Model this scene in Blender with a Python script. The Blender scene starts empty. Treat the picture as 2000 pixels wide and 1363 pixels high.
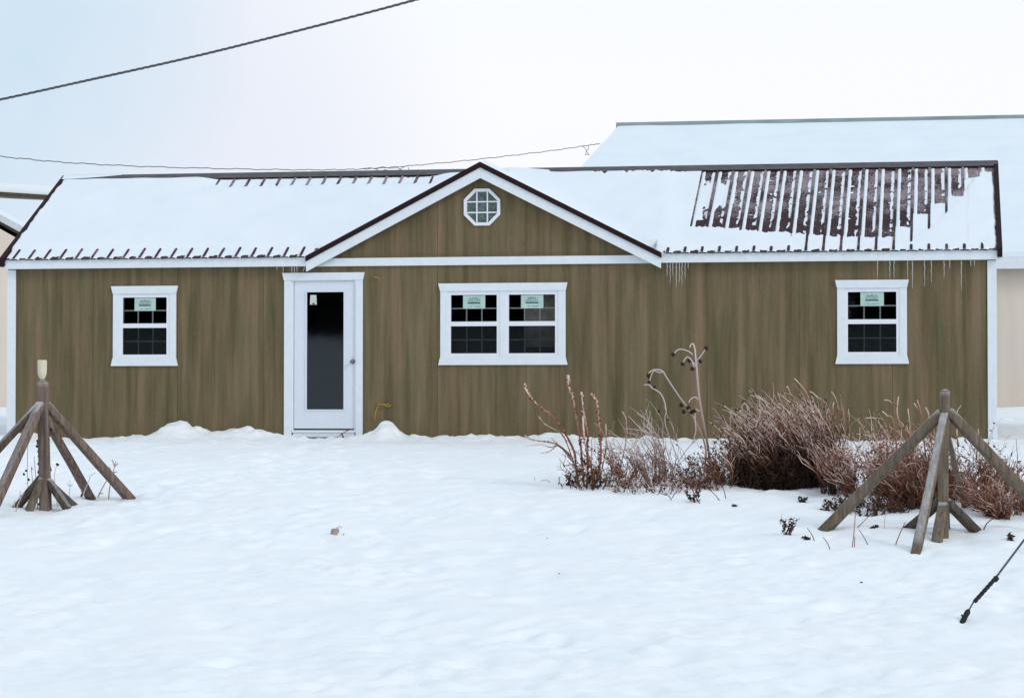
import bpy, bmesh, math, random
import numpy as np
from mathutils import Vector, noise as mn
R = math.radians
rnd = random.Random(7)
sc = bpy.context.scene
COL = sc.collection

# ------------------------------------------------------------------ camera
F = 4890.0                                   # focal length in photo pixels (photo 2000 wide)
YAW = math.atan(3.55e-5 * F)
PIT = math.atan(109.5 / F)
ZC = F / 144.85
EYE = 0.46
CAM = Vector((ZC * math.sin(YAW), -ZC * math.cos(YAW), EYE))
AX = Vector((-math.sin(YAW) * math.cos(PIT), math.cos(YAW) * math.cos(PIT), math.sin(PIT)))
RT = Vector((math.cos(YAW), math.sin(YAW), 0))
UP = RT.cross(AX)
cd = bpy.data.cameras.new('camera')
cd.sensor_width = 36.0
cd.lens = 36.0 * F / 2000.0
cd.clip_end = 2000
co = bpy.data.objects.new('camera', cd)
COL.objects.link(co)
co.location = CAM
co.rotation_euler = AX.to_track_quat('-Z', 'Y').to_euler()
sc.camera = co
sc.render.resolution_x = 1024
sc.render.resolution_y = 697

# ------------------------------------------------------------------ sky and light
SUN_EL, SUN_ROT = R(30), R(120)
w = bpy.data.worlds.new("World")
sc.world = w
w.use_nodes = True
nt = w.node_tree
for n in list(nt.nodes):
    nt.nodes.remove(n)
N = nt.nodes.new
L = nt.links.new
out = N('ShaderNodeOutputWorld'); bg = N('ShaderNodeBackground')
sky = N('ShaderNodeTexSky'); sky.sky_type = 'NISHITA'; sky.sun_disc = False
sky.sun_elevation = SUN_EL; sky.sun_rotation = SUN_ROT
bg.inputs['Strength'].default_value = 0.1
tc = N('ShaderNodeTexCoord')
sep = N('ShaderNodeSeparateXYZ'); L(tc.outputs['Generated'], sep.inputs[0])
ramp = N('ShaderNodeValToRGB'); L(sep.outputs['Z'], ramp.inputs[0])
cr = ramp.color_ramp
cr.elements[0].position = 0.0; cr.elements[0].color = (0.93, 0.94, 0.98, 1)
cr.elements[1].position = 0.12; cr.elements[1].color = (.965, .97, .995, 1)
e = cr.elements.new(0.24); e.color = (0.92, 0.97, 1.0, 1)
e = cr.elements.new(0.6); e.color = (0.66, 0.76, 0.88, 1)
# thin blue-ish break in the cloud, low in the sky to the left
vt = N('ShaderNodeVectorMath'); vt.operation = 'DOT_PRODUCT'
L(tc.outputs['Generated'], vt.inputs[0])
d0 = (AX * F + RT * (-1000 - 60) + UP * (681.5 - 60)).normalized()
vt.inputs[1].default_value = d0
mr = N('ShaderNodeMapRange'); mr.interpolation_type = 'SMOOTHSTEP'
mr.inputs['From Min'].default_value = math.cos(R(6.8)); mr.inputs['From Max'].default_value = math.cos(R(0.5))
L(vt.outputs['Value'], mr.inputs['Value'])
nz = N('ShaderNodeTexNoise'); nz.inputs['Scale'].default_value = 14; nz.inputs['Detail'].default_value = 4
L(tc.outputs['Generated'], nz.inputs['Vector'])
mm = N('ShaderNodeMath'); mm.operation = 'MULTIPLY'
nr = N('ShaderNodeMapRange'); nr.inputs['From Min'].default_value = .3; nr.inputs['From Max'].default_value = .7
nr.inputs['To Min'].default_value = .55; nr.inputs['To Max'].default_value = 1.0
L(nz.outputs['Fac'], nr.inputs['Value']); L(nr.outputs[0], mm.inputs[1]); L(mr.outputs[0], mm.inputs[0])
mx = N('ShaderNodeMix'); mx.data_type = 'RGBA'; L(mm.outputs[0], mx.inputs[0])
mx.inputs[7].default_value = (0.58, 0.75, 0.88, 1)
v2 = N('ShaderNodeVectorMath'); v2.operation = 'DOT_PRODUCT'
L(tc.outputs['Generated'], v2.inputs[0])
v2.inputs[1].default_value = (AX * F + RT * (-1000 + 150) + UP * (681.5 - 420)).normalized()
mr2 = N('ShaderNodeMapRange'); mr2.interpolation_type = 'SMOOTHSTEP'
mr2.inputs['From Min'].default_value = math.cos(R(10)); mr2.inputs['From Max'].default_value = math.cos(R(1.5))
L(v2.outputs['Value'], mr2.inputs['Value'])
mx2 = N('ShaderNodeMix'); mx2.data_type = 'RGBA'; L(mr2.outputs[0], mx2.inputs[0])
L(ramp.outputs[0], mx2.inputs[6]); mx2.inputs[7].default_value = (0.81, 0.84, 0.94, 1)
L(mx2.outputs[2], mx.inputs[6])
sc10 = N('ShaderNodeMix'); sc10.data_type = 'RGBA'; sc10.blend_type = 'MULTIPLY'; sc10.inputs[0].default_value = 1
L(mx.outputs[2], sc10.inputs[6]); sc10.inputs[7].default_value = (10.3, 10.3, 10.3, 1)
m2 = N('ShaderNodeMix'); m2.data_type = 'RGBA'; m2.inputs[0].default_value = 0.96
L(sky.outputs[0], m2.inputs[6]); L(sc10.outputs[2], m2.inputs[7])
L(m2.outputs[2], bg.inputs['Color']); L(bg.outputs[0], out.inputs[0])

sl = bpy.data.lights.new('sun', 'SUN'); sl.energy = 1.0; sl.angle = R(14); sl.color = (1, .97, .92)
so = bpy.data.objects.new('sun', sl); COL.objects.link(so)
so.rotation_euler = Vector((-.75, .42, -.50)).to_track_quat('-Z', 'Y').to_euler()
so.location = (0, -10, 30)
vs = sc.view_settings
vs.view_transform = 'Standard'; vs.look = 'None'; vs.exposure = 0.0; vs.gamma = 1.0

# ------------------------------------------------------------------ calibration helpers
def ray(px, py):
    return AX * F + RT * (px - 1000) + UP * (681.5 - py)
def P(px, py, Y):
    d = ray(px, py); return CAM + d * ((Y - CAM.y) / d.y)
def PX(px, py, X):
    d = ray(px, py); return CAM + d * ((X - CAM.x) / d.x)
def proj(x, y, z):
    v = Vector((x, y, z)) - CAM
    k = F / v.dot(AX)
    return 1000 + v.dot(RT) * k, 681.5 - v.dot(UP) * k

# ------------------------------------------------------------------ object helpers
def tag(o, label=None, cat=None, group=None, kind=None):
    if label: o['label'] = label
    if cat: o['category'] = cat
    if group: o['group'] = group
    if kind: o['kind'] = kind
    return o
def empty(name, loc=(0, 0, 0)):
    o = bpy.data.objects.new(name, None); o.empty_display_size = .2
    COL.objects.link(o); o.location = loc
    return o
class MB:
    def __init__(s):
        s.v = []; s.f = []; s.a = []
    def add(s, vs, fs, at=0.0):
        b = len(s.v)
        s.v += [tuple(p) for p in vs]
        s.f += [tuple(i + b for i in f) for f in fs]
        s.a += (list(at) if hasattr(at, '__len__') else [at] * len(vs))
    def box(s, x0, x1, y0, y1, z0, z1):
        s.add([(x0,y0,z0),(x1,y0,z0),(x1,y1,z0),(x0,y1,z0),(x0,y0,z1),(x1,y0,z1),(x1,y1,z1),(x0,y1,z1)],
              [(0,3,2,1),(4,5,6,7),(0,1,5,4),(1,2,6,5),(2,3,7,6),(3,0,4,7)])
    def prism(s, pts, y0, y1):       # polygon in XZ (counter-clockwise seen from -Y), extruded in Y
        n = len(pts)
        s.add([(x, y0, z) for x, z in pts] + [(x, y1, z) for x, z in pts],
              [tuple(range(n)), tuple(range(2*n-1, n-1, -1))] +
              [(i, i+n, (i+1) % n + n, (i+1) % n) for i in range(n)])
    def tube(s, pts, rads, n=5, at=None, cap=True):
        pts = [Vector(p) for p in pts]
        m = len(pts)
        if not hasattr(rads, '__len__'): rads = [rads] * m
        if at is None: at = [0.0] * m
        elif not hasattr(at, '__len__'): at = [at] * m
        vs = []; av = []
        t = (pts[1] - pts[0]).normalized()
        u = t.orthogonal().normalized()
        for i, p in enumerate(pts):
            t = (pts[min(i+1, m-1)] - pts[max(i-1, 0)])
            if t.length < 1e-9: t = Vector((0, 0, 1))
            t.normalize()
            u = (u - t * u.dot(t))
            if u.length < 1e-6: u = t.orthogonal()
            u.normalize(); vv = t.cross(u)
            for k in range(n):
                a = 2 * math.pi * k / n
                vs.append(p + (u * math.cos(a) + vv * math.sin(a)) * rads[i]); av.append(at[i])
        fs = []
        for i in range(m-1):
            for k in range(n):
                k2 = (k+1) % n
                fs.append((i*n+k, i*n+k2, (i+1)*n+k2, (i+1)*n+k))
        if cap:
            fs.append(tuple(range(n-1, -1, -1))); fs.append(tuple((m-1)*n+k for k in range(n)))
        s.add(vs, fs, av)
    def blob(s, c, r, at=0.0, sq=(1, 1, 1), n=6, rough=.25):
        vs = []; fs = []
        rows = 4
        c = Vector(c)
        for i in range(rows+1):
            th = math.pi * i / rows
            for k in range(n):
                a = 2*math.pi*k/n
                rr = r * (1 + rnd.uniform(-rough, rough))
                vs.append(c + Vector((math.sin(th)*math.cos(a)*sq[0], math.sin(th)*math.sin(a)*sq[1], math.cos(th)*sq[2]))*rr)
        for i in range(rows):
            for k in range(n):
                fs.append((i*n+k, (i+1)*n+k, (i+1)*n+(k+1) % n, i*n+(k+1) % n))
        s.add(vs, fs, at)
    def build(s, name, mat, parent=None, smooth=False, bevel=0.0):
        me = bpy.data.meshes.new(name)
        me.from_pydata([tuple(v) for v in s.v], [], s.f)
        me.update()
        at = me.attributes.new('frost', 'FLOAT', 'POINT')
        at.data.foreach_set('value', [float(a) for a in s.a])
        me.materials.append(mat)
        if smooth: me.polygons.foreach_set('use_smooth', [True]*len(me.polygons))
        o = bpy.data.objects.new(name, me); COL.objects.link(o)
        if bevel:
            b = o.modifiers.new('bevel', 'BEVEL'); b.width = bevel; b.segments = 2; b.limit_method = 'ANGLE'
        if parent:
            o.parent = parent
            o.location = tuple(-Vector(parent_world(parent)))
        return o
def parent_world(p):
    v = Vector(p.location)
    while p.parent: p = p.parent; v = v + Vector(p.location)
    return v
def recenter(o):
    """move a top-level mesh's origin to its base"""
    me = o.data
    co_ = np.empty(len(me.vertices)*3); me.vertices.foreach_get('co', co_); co_ = co_.reshape(-1, 3)
    c = np.array([co_[:, 0].mean(), co_[:, 1].mean(), co_[:, 2].min()])
    me.vertices.foreach_set('co', (co_ - c).ravel()); me.update(); o.location = c
    return o

def plate(mb, xs, zs, holes_, y0, y1):
    """one connected board in XZ with rectangular openings (x0,x1,z0,z1)"""
    xs = sorted(set(xs) | {h for q in holes_ for h in q[:2]}); zs = sorted(set(zs) | {h for q in holes_ for h in q[2:]})
    zs = [z for z in zs if zs[0] <= z]; nx_, nz_ = len(xs), len(zs)
    solid = lambda i, j: 0 <= i < nx_-1 and 0 <= j < nz_-1 and not any(q[0] < (xs[i]+xs[i+1])/2 < q[1] and q[2] < (zs[j]+zs[j+1])/2 < q[3] for q in holes_)
    vs_ = [(x, y, z) for y in (y0, y1) for z in zs for x in xs]; fs_ = []; o_ = nx_*nz_
    id_ = lambda i, j: j*nx_+i
    for i in range(nx_-1):
        for j in range(nz_-1):
            if not solid(i, j): continue
            a, b_, c, d = id_(i, j), id_(i+1, j), id_(i+1, j+1), id_(i, j+1)
            fs_ += [(a, b_, c, d), (d+o_, c+o_, b_+o_, a+o_)]
            if not solid(i, j-1): fs_.append((a, a+o_, b_+o_, b_))
            if not solid(i+1, j): fs_.append((b_, b_+o_, c+o_, c))
            if not solid(i, j+1): fs_.append((c, c+o_, d+o_, d))
            if not solid(i-1, j): fs_.append((d, d+o_, a+o_, a))
    us = sorted({k for f in fs_ for k in f}); mp_ = {k: n_ for n_, k in enumerate(us)}
    mb.add([vs_[k] for k in us], [tuple(mp_[k] for k in f) for f in fs_])

# ------------------------------------------------------------------ materials
def mat(name):
    m = bpy.data.materials.new(name); m.use_nodes = True
    return m, m.node_tree, m.node_tree.nodes['Principled BSDF']
def node(t, ty, **kw):
    n = t.nodes.new(ty)
    for k, v in kw.items():
        if k in n.inputs: n.inputs[k].default_value = v
        else: setattr(n, k, v)
    return n
def ramp2(t, src, p0, c0, p1, c1):
    r = t.nodes.new('ShaderNodeValToRGB')
    r.color_ramp.elements[0].position = p0; r.color_ramp.elements[0].color = (*c0, 1)
    r.color_ramp.elements[1].position = p1; r.color_ramp.elements[1].color = (*c1, 1)
    t.links.new(src, r.inputs[0]); return r
def mapping(t, scale, kind='Object'):
    c = t.nodes.new('ShaderNodeTexCoord'); m = t.nodes.new('ShaderNodeMapping')
    m.inputs['Scale'].default_value = scale
    t.links.new(c.outputs[kind], m.inputs[0]); return m
def bump(t, b, src, strength, dist=.01):
    n = node(t, 'ShaderNodeBump', Strength=strength, Distance=dist)
    t.links.new(src, n.inputs['Height']); t.links.new(n.outputs[0], b.inputs['Normal']); return n
def paint(name, col, rough=.5, var=.08, scale=(4, 4, 4), spec=.3):
    m, t, b = mat(name)
    mp = mapping(t, scale); nz = node(t, 'ShaderNodeTexNoise', Scale=3.0, Detail=6.0)
    t.links.new(mp.outputs[0], nz.inputs['Vector'])
    r = ramp2(t, nz.outputs['Fac'], .3, tuple(c*(1-var) for c in col), .7, tuple(min(1, c*(1+var)) for c in col))
    t.links.new(r.outputs[0], b.inputs['Base Color'])
    b.inputs['Roughness'].default_value = rough
    b.inputs['Specular IOR Level'].default_value = spec
    return m

def snow_mat(name, bumps=.25, col=(.915, .94, .955)):
    m, t, b = mat(name)
    mp = mapping(t, (1, 1, 1))
    n1 = node(t, 'ShaderNodeTexNoise', Scale=1.1, Detail=5.0, Roughness=.6)
    n2 = node(t, 'ShaderNodeTexNoise', Scale=13.0, Detail=9.0, Roughness=.72)
    for n in (n1, n2): t.links.new(mp.outputs[0], n.inputs['Vector'])
    c2 = (col[0]*.955, col[1]*.975, col[2]*.99)  # bluer, dimmer patches put the shading of the snow relief into the colour
    r = ramp2(t, n1.outputs['Fac'], .35, c2, .62, col)
    t.links.new(r.outputs[0], b.inputs['Base Color'])
    b.inputs['Roughness'].default_value = .75
    b.inputs['Specular IOR Level'].default_value = .15
    bump(t, b, n2.outputs['Fac'], bumps, .02)
    return m
M_SNOW = snow_mat('snow_ground', .55)
M_RSNOW = snow_mat('snow_roof', .15, (.80, .845, .885))
M_BSNOW = snow_mat('snow_barn', .1, (.80, .86, .90))

# siding: vertical streaks, mottled olive and brown stain, faint sheet seams
M_SIDE, t, b = mat('stained_siding')
mp = mapping(t, (4.6, 1, .25)); a = node(t, 'ShaderNodeTexNoise', Scale=1.6, Detail=5.0, Roughness=.62)
t.links.new(mp.outputs[0], a.inputs['Vector'])
mp2 = mapping(t, (2.6, 1, .7)); a2 = node(t, 'ShaderNodeTexNoise', Scale=1.3, Detail=3.0)
t.links.new(mp2.outputs[0], a2.inputs['Vector'])
mp3 = mapping(t, (45, 1, 9)); a3 = node(t, 'ShaderNodeTexNoise', Scale=1.5, Detail=4.0, Roughness=.7)
t.links.new(mp3.outputs[0], a3.inputs['Vector'])
r1 = ramp2(t, a.outputs['Fac'], .34, (.102, .083, .044), .66, (.200, .150, .092))
r2 = ramp2(t, a2.outputs['Fac'], .35, (.88, .95, .88), .68, (1.14, 1.04, 1.03))
r3 = ramp2(t, a3.outputs['Fac'], .3, (.90, .90, .90), .7, (1.10, 1.10, 1.10))
x1 = t.nodes.new('ShaderNodeMix'); x1.data_type = 'RGBA'; x1.blend_type = 'MULTIPLY'; x1.inputs[0].default_value = 1
x2 = t.nodes.new('ShaderNodeMix'); x2.data_type = 'RGBA'; x2.blend_type = 'MULTIPLY'; x2.inputs[0].default_value = 1
t.links.new(r1.outputs[0], x1.inputs[6]); t.links.new(r2.outputs[0], x1.inputs[7])
t.links.new(x1.outputs[2], x2.inputs[6]); t.links.new(r3.outputs[0], x2.inputs[7])
sp = t.nodes.new('ShaderNodeSeparateXYZ'); tcx = t.nodes.new('ShaderNodeTexCoord'); t.links.new(tcx.outputs['Object'], sp.inputs[0])
ma = node(t, 'ShaderNodeMath', operation='ADD'); ma.inputs[1].default_value = 1.03 + 12.2
t.links.new(sp.outputs['X'], ma.inputs[0])
mo = node(t, 'ShaderNodeMath', operation='MODULO'); mo.inputs[1].default_value = 1.22
t.links.new(ma.outputs[0], mo.inputs[0])
ml = node(t, 'ShaderNodeMath', operation='LESS_THAN'); ml.inputs[1].default_value = .007
t.links.new(mo.outputs[0], ml.inputs[0])
x3 = t.nodes.new('ShaderNodeMix'); x3.data_type = 'RGBA'; t.links.new(ml.outputs[0], x3.inputs[0])
t.links.new(x2.outputs[2], x3.inputs[6]); x3.inputs[7].default_value = (.075, .060, .034, 1)
t.links.new(x3.outputs[2], b.inputs['Base Color'])
b.inputs['Roughness'].default_value = .8; b.inputs['Specular IOR Level'].default_value = .15
bump(t, b, a3.outputs['Fac'], .35, .004)

M_TRIM = paint('white_trim_paint', (.72, .77, .815), .45, .03)
M_VINYL = paint('white_vinyl', (.76, .78, .84), .35, .02)
M_DOOR = paint('white_door_paint', (.68, .73, .80), .35, .02)
M_BROWN = paint('dark_brown_metal', (.024, .012, .013), .6, .2, spec=.08)
M_CAP = paint('grey_ridge_metal', (.085, .078, .085), .5, .35, (2, 8, 8))
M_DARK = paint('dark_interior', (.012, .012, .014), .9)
M_FLOOR = paint('plywood_floor', (.10, .075, .05), .9)
M_PARTN = paint('tan_board', (.55, .50, .42), .8, .2)
M_STICK = paint('pale_green_sticker', (.42, .58, .53), .5, .1)
M_INK = paint('sticker_ink', (.05, .10, .11), .6)
M_INK2 = paint('sticker_grey_ink', (.16, .24, .24), .6)
M_MUNT = paint('muntin_grey_white', (.55, .60, .58), .4, .05)
M_TAN = paint('tan_barn_steel', (.68, .59, .505), .5, .04, (1, 1, .2))
_t = M_TAN.node_tree; _m = mapping(_t, (1, 1, 0)); _w = node(_t, 'ShaderNodeTexWave', Scale=1.1, Distortion=0.0)
_t.links.new(_m.outputs[0], _w.inputs['Vector']); bump(_t, _t.nodes['Principled BSDF'], _w.outputs['Fac'], .25, .02)
M_KNOB = paint('brushed_metal', (.20, .20, .21), .3); M_KNOB.node_tree.nodes['Principled BSDF'].inputs['Metallic'].default_value = .8
M_WIRE = paint('frosted_wire', (.10, .10, .11), .6, .5, (30, 30, 30))
M_WIRE2 = paint('thin_grey_wire', (.16, .17, .17), .6, .4, (20, 20, 20))
M_YEL = paint('yellow_cord', (.42, .24, .03), .6)
M_RED = paint('reddish_cord', (.22, .08, .07), .6)
M_BLACK = paint('black_rubber_and_gap', (.015, .015, .017), .6)
M_GREEN = paint('grey_green_metal', (.26, .33, .33), .5, .2, (.5, 4, 4))
M_OLIVE = paint('dark_olive_fascia', (.060, .050, .030), .7, .3)
M_GTRIM = paint('grey_trim', (.55, .57, .60), .6, .1)
M_CREAM = paint('cream_plastic', (.60, .56, .42), .45, .12, (20, 20, 2))
M_TREE = paint('dark_conifer', (.018, .022, .018), .9, .4)

# roof metal with frost dusting
M_ROOF, t, b = mat('brown_roof_metal')
mp = mapping(t, (1, 1, 1)); a = node(t, 'ShaderNodeTexNoise', Scale=38.0, Detail=5.0, Roughness=.75)
a2 = node(t, 'ShaderNodeTexNoise', Scale=2.6, Detail=3.0)
t.links.new(mp.outputs[0], a.inputs['Vector']); t.links.new(mp.outputs[0], a2.inputs['Vector'])
ad = node(t, 'ShaderNodeMath', operation='MULTIPLY_ADD'); ad.inputs[1].default_value = .65
t.links.new(a2.outputs['Fac'], ad.inputs[0]); t.links.new(a.outputs['Fac'], ad.inputs[2])
sx_ = t.nodes.new('ShaderNodeSeparateXYZ'); t.links.new(mp.outputs[0], sx_.inputs[0])
fz = node(t, 'ShaderNodeMapRange', interpolation_type='SMOOTHSTEP'); fz.inputs['From Min'].default_value = 2.90; fz.inputs['From Max'].default_value = 3.25; fz.inputs['To Max'].default_value = .13
t.links.new(sx_.outputs['Z'], fz.inputs['Value'])
ad2 = node(t, 'ShaderNodeMath', operation='ADD'); t.links.new(ad.outputs[0], ad2.inputs[0]); t.links.new(fz.outputs[0], ad2.inputs[1])
r = ramp2(t, ad2.outputs[0], .90, (.036, .015, .017), 1.14, (.28, .23, .25))
t.links.new(r.outputs[0], b.inputs['Base Color']); b.inputs['Roughness'].default_value = .5
b.inputs['Specular IOR Level'].default_value = .12

# weathered timber with frost on upward faces
def timber(name, c0, c1, frost=(.60, .60, .62), amt=.75):
    m, t, b = mat(name)
    mp = mapping(t, (18, 18, 2.0)); a = node(t, 'ShaderNodeTexNoise', Scale=1.5, Detail=7.0, Roughness=.7)
    t.links.new(mp.outputs[0], a.inputs['Vector'])
    r = ramp2(t, a.outputs['Fac'], .32, c0, .68, c1)
    g = t.nodes.new('ShaderNodeNewGeometry'); s = t.nodes.new('ShaderNodeSeparateXYZ'); t.links.new(g.outputs['Normal'], s.inputs[0])
    mr = node(t, 'ShaderNodeMapRange'); mr.inputs['From Min'].default_value = .45; mr.inputs['From Max'].default_value = .95
    mr.inputs['To Max'].default_value = amt
    t.links.new(s.outputs['Z'], mr.inputs['Value'])
    n2 = node(t, 'ShaderNodeTexNoise', Scale=14.0, Detail=4.0)
    mu = node(t, 'ShaderNodeMath', operation='MULTIPLY'); mu.use_clamp = True
    m3 = node(t, 'ShaderNodeMath', operation='MULTIPLY'); m3.inputs[1].default_value = 1.9
    t.links.new(n2.outputs['Fac'], m3.inputs[0]); t.links.new(mr.outputs[0], mu.inputs[0]); t.links.new(m3.outputs[0], mu.inputs[1])
    x = t.nodes.new('ShaderNodeMix'); x.data_type = 'RGBA'
    t.links.new(mu.outputs[0], x.inputs[0]); t.links.new(r.outputs[0], x.inputs[6]); x.inputs[7].default_value = (*frost, 1)
    t.links.new(x.outputs[2], b.inputs['Base Color']); b.inputs['Roughness'].default_value = .85
    b.inputs['Specular IOR Level'].default_value = .1
    bump(t, b, a.outputs['Fac'], .6, .01)
    return m
M_LOG = timber('weathered_grey_timber', (.078, .062, .046), (.235, .185, .140))
M_LOG2 = timber('reddish_brown_timber', (.085, .056, .044), (.25, .185, .155))
M_LOGD = timber('dark_timber', (.045, .034, .026), (.135, .105, .083))

# frosted dry stems: brown at the base, ice-pale at the tips
def stemmat(name, dark, mid, pale):
    m, t, b = mat(name)
    at = t.nodes.new('ShaderNodeAttribute'); at.attribute_name = 'frost'
    a = node(t, 'ShaderNodeTexNoise', Scale=30.0, Detail=3.0)
    ad = node(t, 'ShaderNodeMath', operation='MULTIPLY_ADD'); ad.inputs[1].default_value = .5
    t.links.new(a.outputs['Fac'], ad.inputs[0]); t.links.new(at.outputs['Fac'], ad.inputs[2])
    r = t.nodes.new('ShaderNodeValToRGB'); cr = r.color_ramp
    cr.elements[0].position = .25; cr.elements[0].color = (*dark, 1)
    cr.elements[1].position = 1.0; cr.elements[1].color = (*pale, 1)
    e = cr.elements.new(.62); e.color = (*mid, 1)
    t.links.new(ad.outputs[0], r.inputs[0]); t.links.new(r.outputs[0], b.inputs['Base Color'])
    b.inputs['Roughness'].default_value = .6; b.inputs['Specular IOR Level'].default_value = .25
    return m
M_STEM = stemmat('frosted_brown_stem', (.026, .009, .005), (.30, .125, .070), (.76, .59, .53))
M_STEMP = stemmat('frosted_pale_stem', (.10, .055, .040), (.30, .20, .165), (.62, .53, .52))
M_SEED = paint('dark_seed_head', (.035, .020, .015), .9, .4, (40, 40, 40))
M_LEAF2 = paint('rusty_leaf', (.115, .050, .033), .8, .55, (30, 30, 30))
M_LEAF = paint('dead_leaf', (.050, .026, .018), .8, .5, (30, 30, 30))

# ice
M_ICE, t, b = mat('clear_ice')
b.inputs['Base Color'].default_value = (.75, .78, .78, 1); b.inputs['Roughness'].default_value = .15
b.inputs['Alpha'].default_value = .36

def glass(name, ior, tint=(1, 1, 1), rough=.03):
    m = bpy.data.materials.new(name); m.use_nodes = True; t = m.node_tree
    for n in list(t.nodes): t.nodes.remove(n)
    o = t.nodes.new('ShaderNodeOutputMaterial'); mx = t.nodes.new('ShaderNodeMixShader')
    tr = t.nodes.new('ShaderNodeBsdfTransparent'); tr.inputs[0].default_value = (*tint, 1)
    gl = t.nodes.new('ShaderNodeBsdfGlossy'); gl.inputs[0].default_value = (.82, .93, 1, 1); gl.inputs['Roughness'].default_value = rough
    nz = node(t, 'ShaderNodeTexNoise', Scale=2.5, Detail=2.0); bp = node(t, 'ShaderNodeBump', Strength=.05, Distance=.01)
    t.links.new(nz.outputs['Fac'], bp.inputs['Height']); t.links.new(bp.outputs[0], gl.inputs['Normal'])
    fr = t.nodes.new('ShaderNodeFresnel'); fr.inputs['IOR'].default_value = ior
    t.links.new(fr.outputs[0], mx.inputs[0]); t.links.new(tr.outputs[0], mx.inputs[1]); t.links.new(gl.outputs[0], mx.inputs[2])
    t.links.new(mx.outputs[0], o.inputs[0]); return m
M_GLASS = glass('window_glass', 1.40, (.8, .82, .85))
M_GLASSD = glass('door_glass', 1.60, (.3, .3, .32))
def painted_reflection(m, col, f):
    t = m.node_tree; o = [n for n in t.nodes if n.type == 'OUTPUT_MATERIAL'][0]; src = o.inputs[0].links[0].from_socket
    d = t.nodes.new('ShaderNodeBsdfDiffuse'); nz = node(t, 'ShaderNodeTexNoise', Scale=9.0, Detail=3.0)
    r = ramp2(t, nz.outputs['Fac'], .3, tuple(c*.5 for c in col), .7, tuple(c*1.3 for c in col)); t.links.new(r.outputs[0], d.inputs[0])
    x = t.nodes.new('ShaderNodeMixShader'); x.inputs[0].default_value = f
    t.links.new(src, x.inputs[1]); t.links.new(d.outputs[0], x.inputs[2]); t.links.new(x.outputs[0], o.inputs[0])
M_GLASSO = glass('attic_glass', 1.9, (.8, .85, .85), .14)
painted_reflection(M_GLASSO, (.155, .215, .195), .6)  # diffuse grey-green stands in for the sky reflected in the attic pane
M_SCREEN = bpy.data.materials.new('insect_mesh'); M_SCREEN.use_nodes = True
t = M_SCREEN.node_tree; b = t.nodes['Principled BSDF']; b.inputs['Base Color'].default_value = (.012, .015, .016, 1)
b.inputs['Roughness'].default_value = .9; b.inputs['Alpha'].default_value = .60; b.inputs['Specular IOR Level'].default_value = 0.05

# ------------------------------------------------------------------ ground
KY = np.array([-150, -130, -95, -62, -33, -19.5, -15, -10, -8, -4, -2, 0, 1.5, 6, 12, 60, 500.])
KZ = np.array([4.9, 4.8, 4.2, 1.0, -1.20, -1.18, -1.02, -.77, -.56, -.19, -.05, 0, .02, .25, .40, .42, .42])
ty = np.linspace(-160, 520, 6801); tz = np.interp(ty, KY, KZ)
kk = np.exp(-np.linspace(-3, 3, 21)**2 / 2); kk /= kk.sum()
tz = np.convolve(np.pad(tz, 10, 'edge'), kk, 'valid')
# snow banked along the wall foot:  (photo x, height in m, half width in m)
TRAMP = [(-4.2, -13.0, 1.1, .9), (-1.5, -15.5, 1.8, .8), (1.0, -12.8, .9, .8), (3.2, -16.8, 1.6, .9), (6.3, -13.8, 1.2, .8), (-2.2, -3.2, .8, 2.2),
         (-2.6, -8.0, .7, 2.6), (2.8, -19.0, 1.5, .9), (5.5, -18.5, 1.0, .8), (-.3, -10.2, 1.3, .6), (-5.4, -17, 1.0, .8), (0, -.35, 8.0, .35)]
BANK = [(45, .05, .3), (290, .03, .4), (365, .17, .30), (336, .06, .2), (440, .07, .35), (490, .10, .25), (545, .06, .25),
        (763, .215, .155), (735, .05, .2), (800, .04, .2), (870, .03, .4), (950, .055, .4), (1060, .03, .4), (1100, .03, .3)]
BANK = [(P(px, 850, 0).x, h, s) for px, h, s in BANK]
CLOD = [(368, .05, .05), (352, .03, .07), (388, .045, .06), (402, .03, .06), (743, .05, .07), (776, .04, .06), (486, .03, .08), (510, .03, .05), (805, .03, .05), (830, .02, .06)]
CLOD = [(P(px, 850, -.2).x, h, s) for px, h, s in CLOD]
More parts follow.
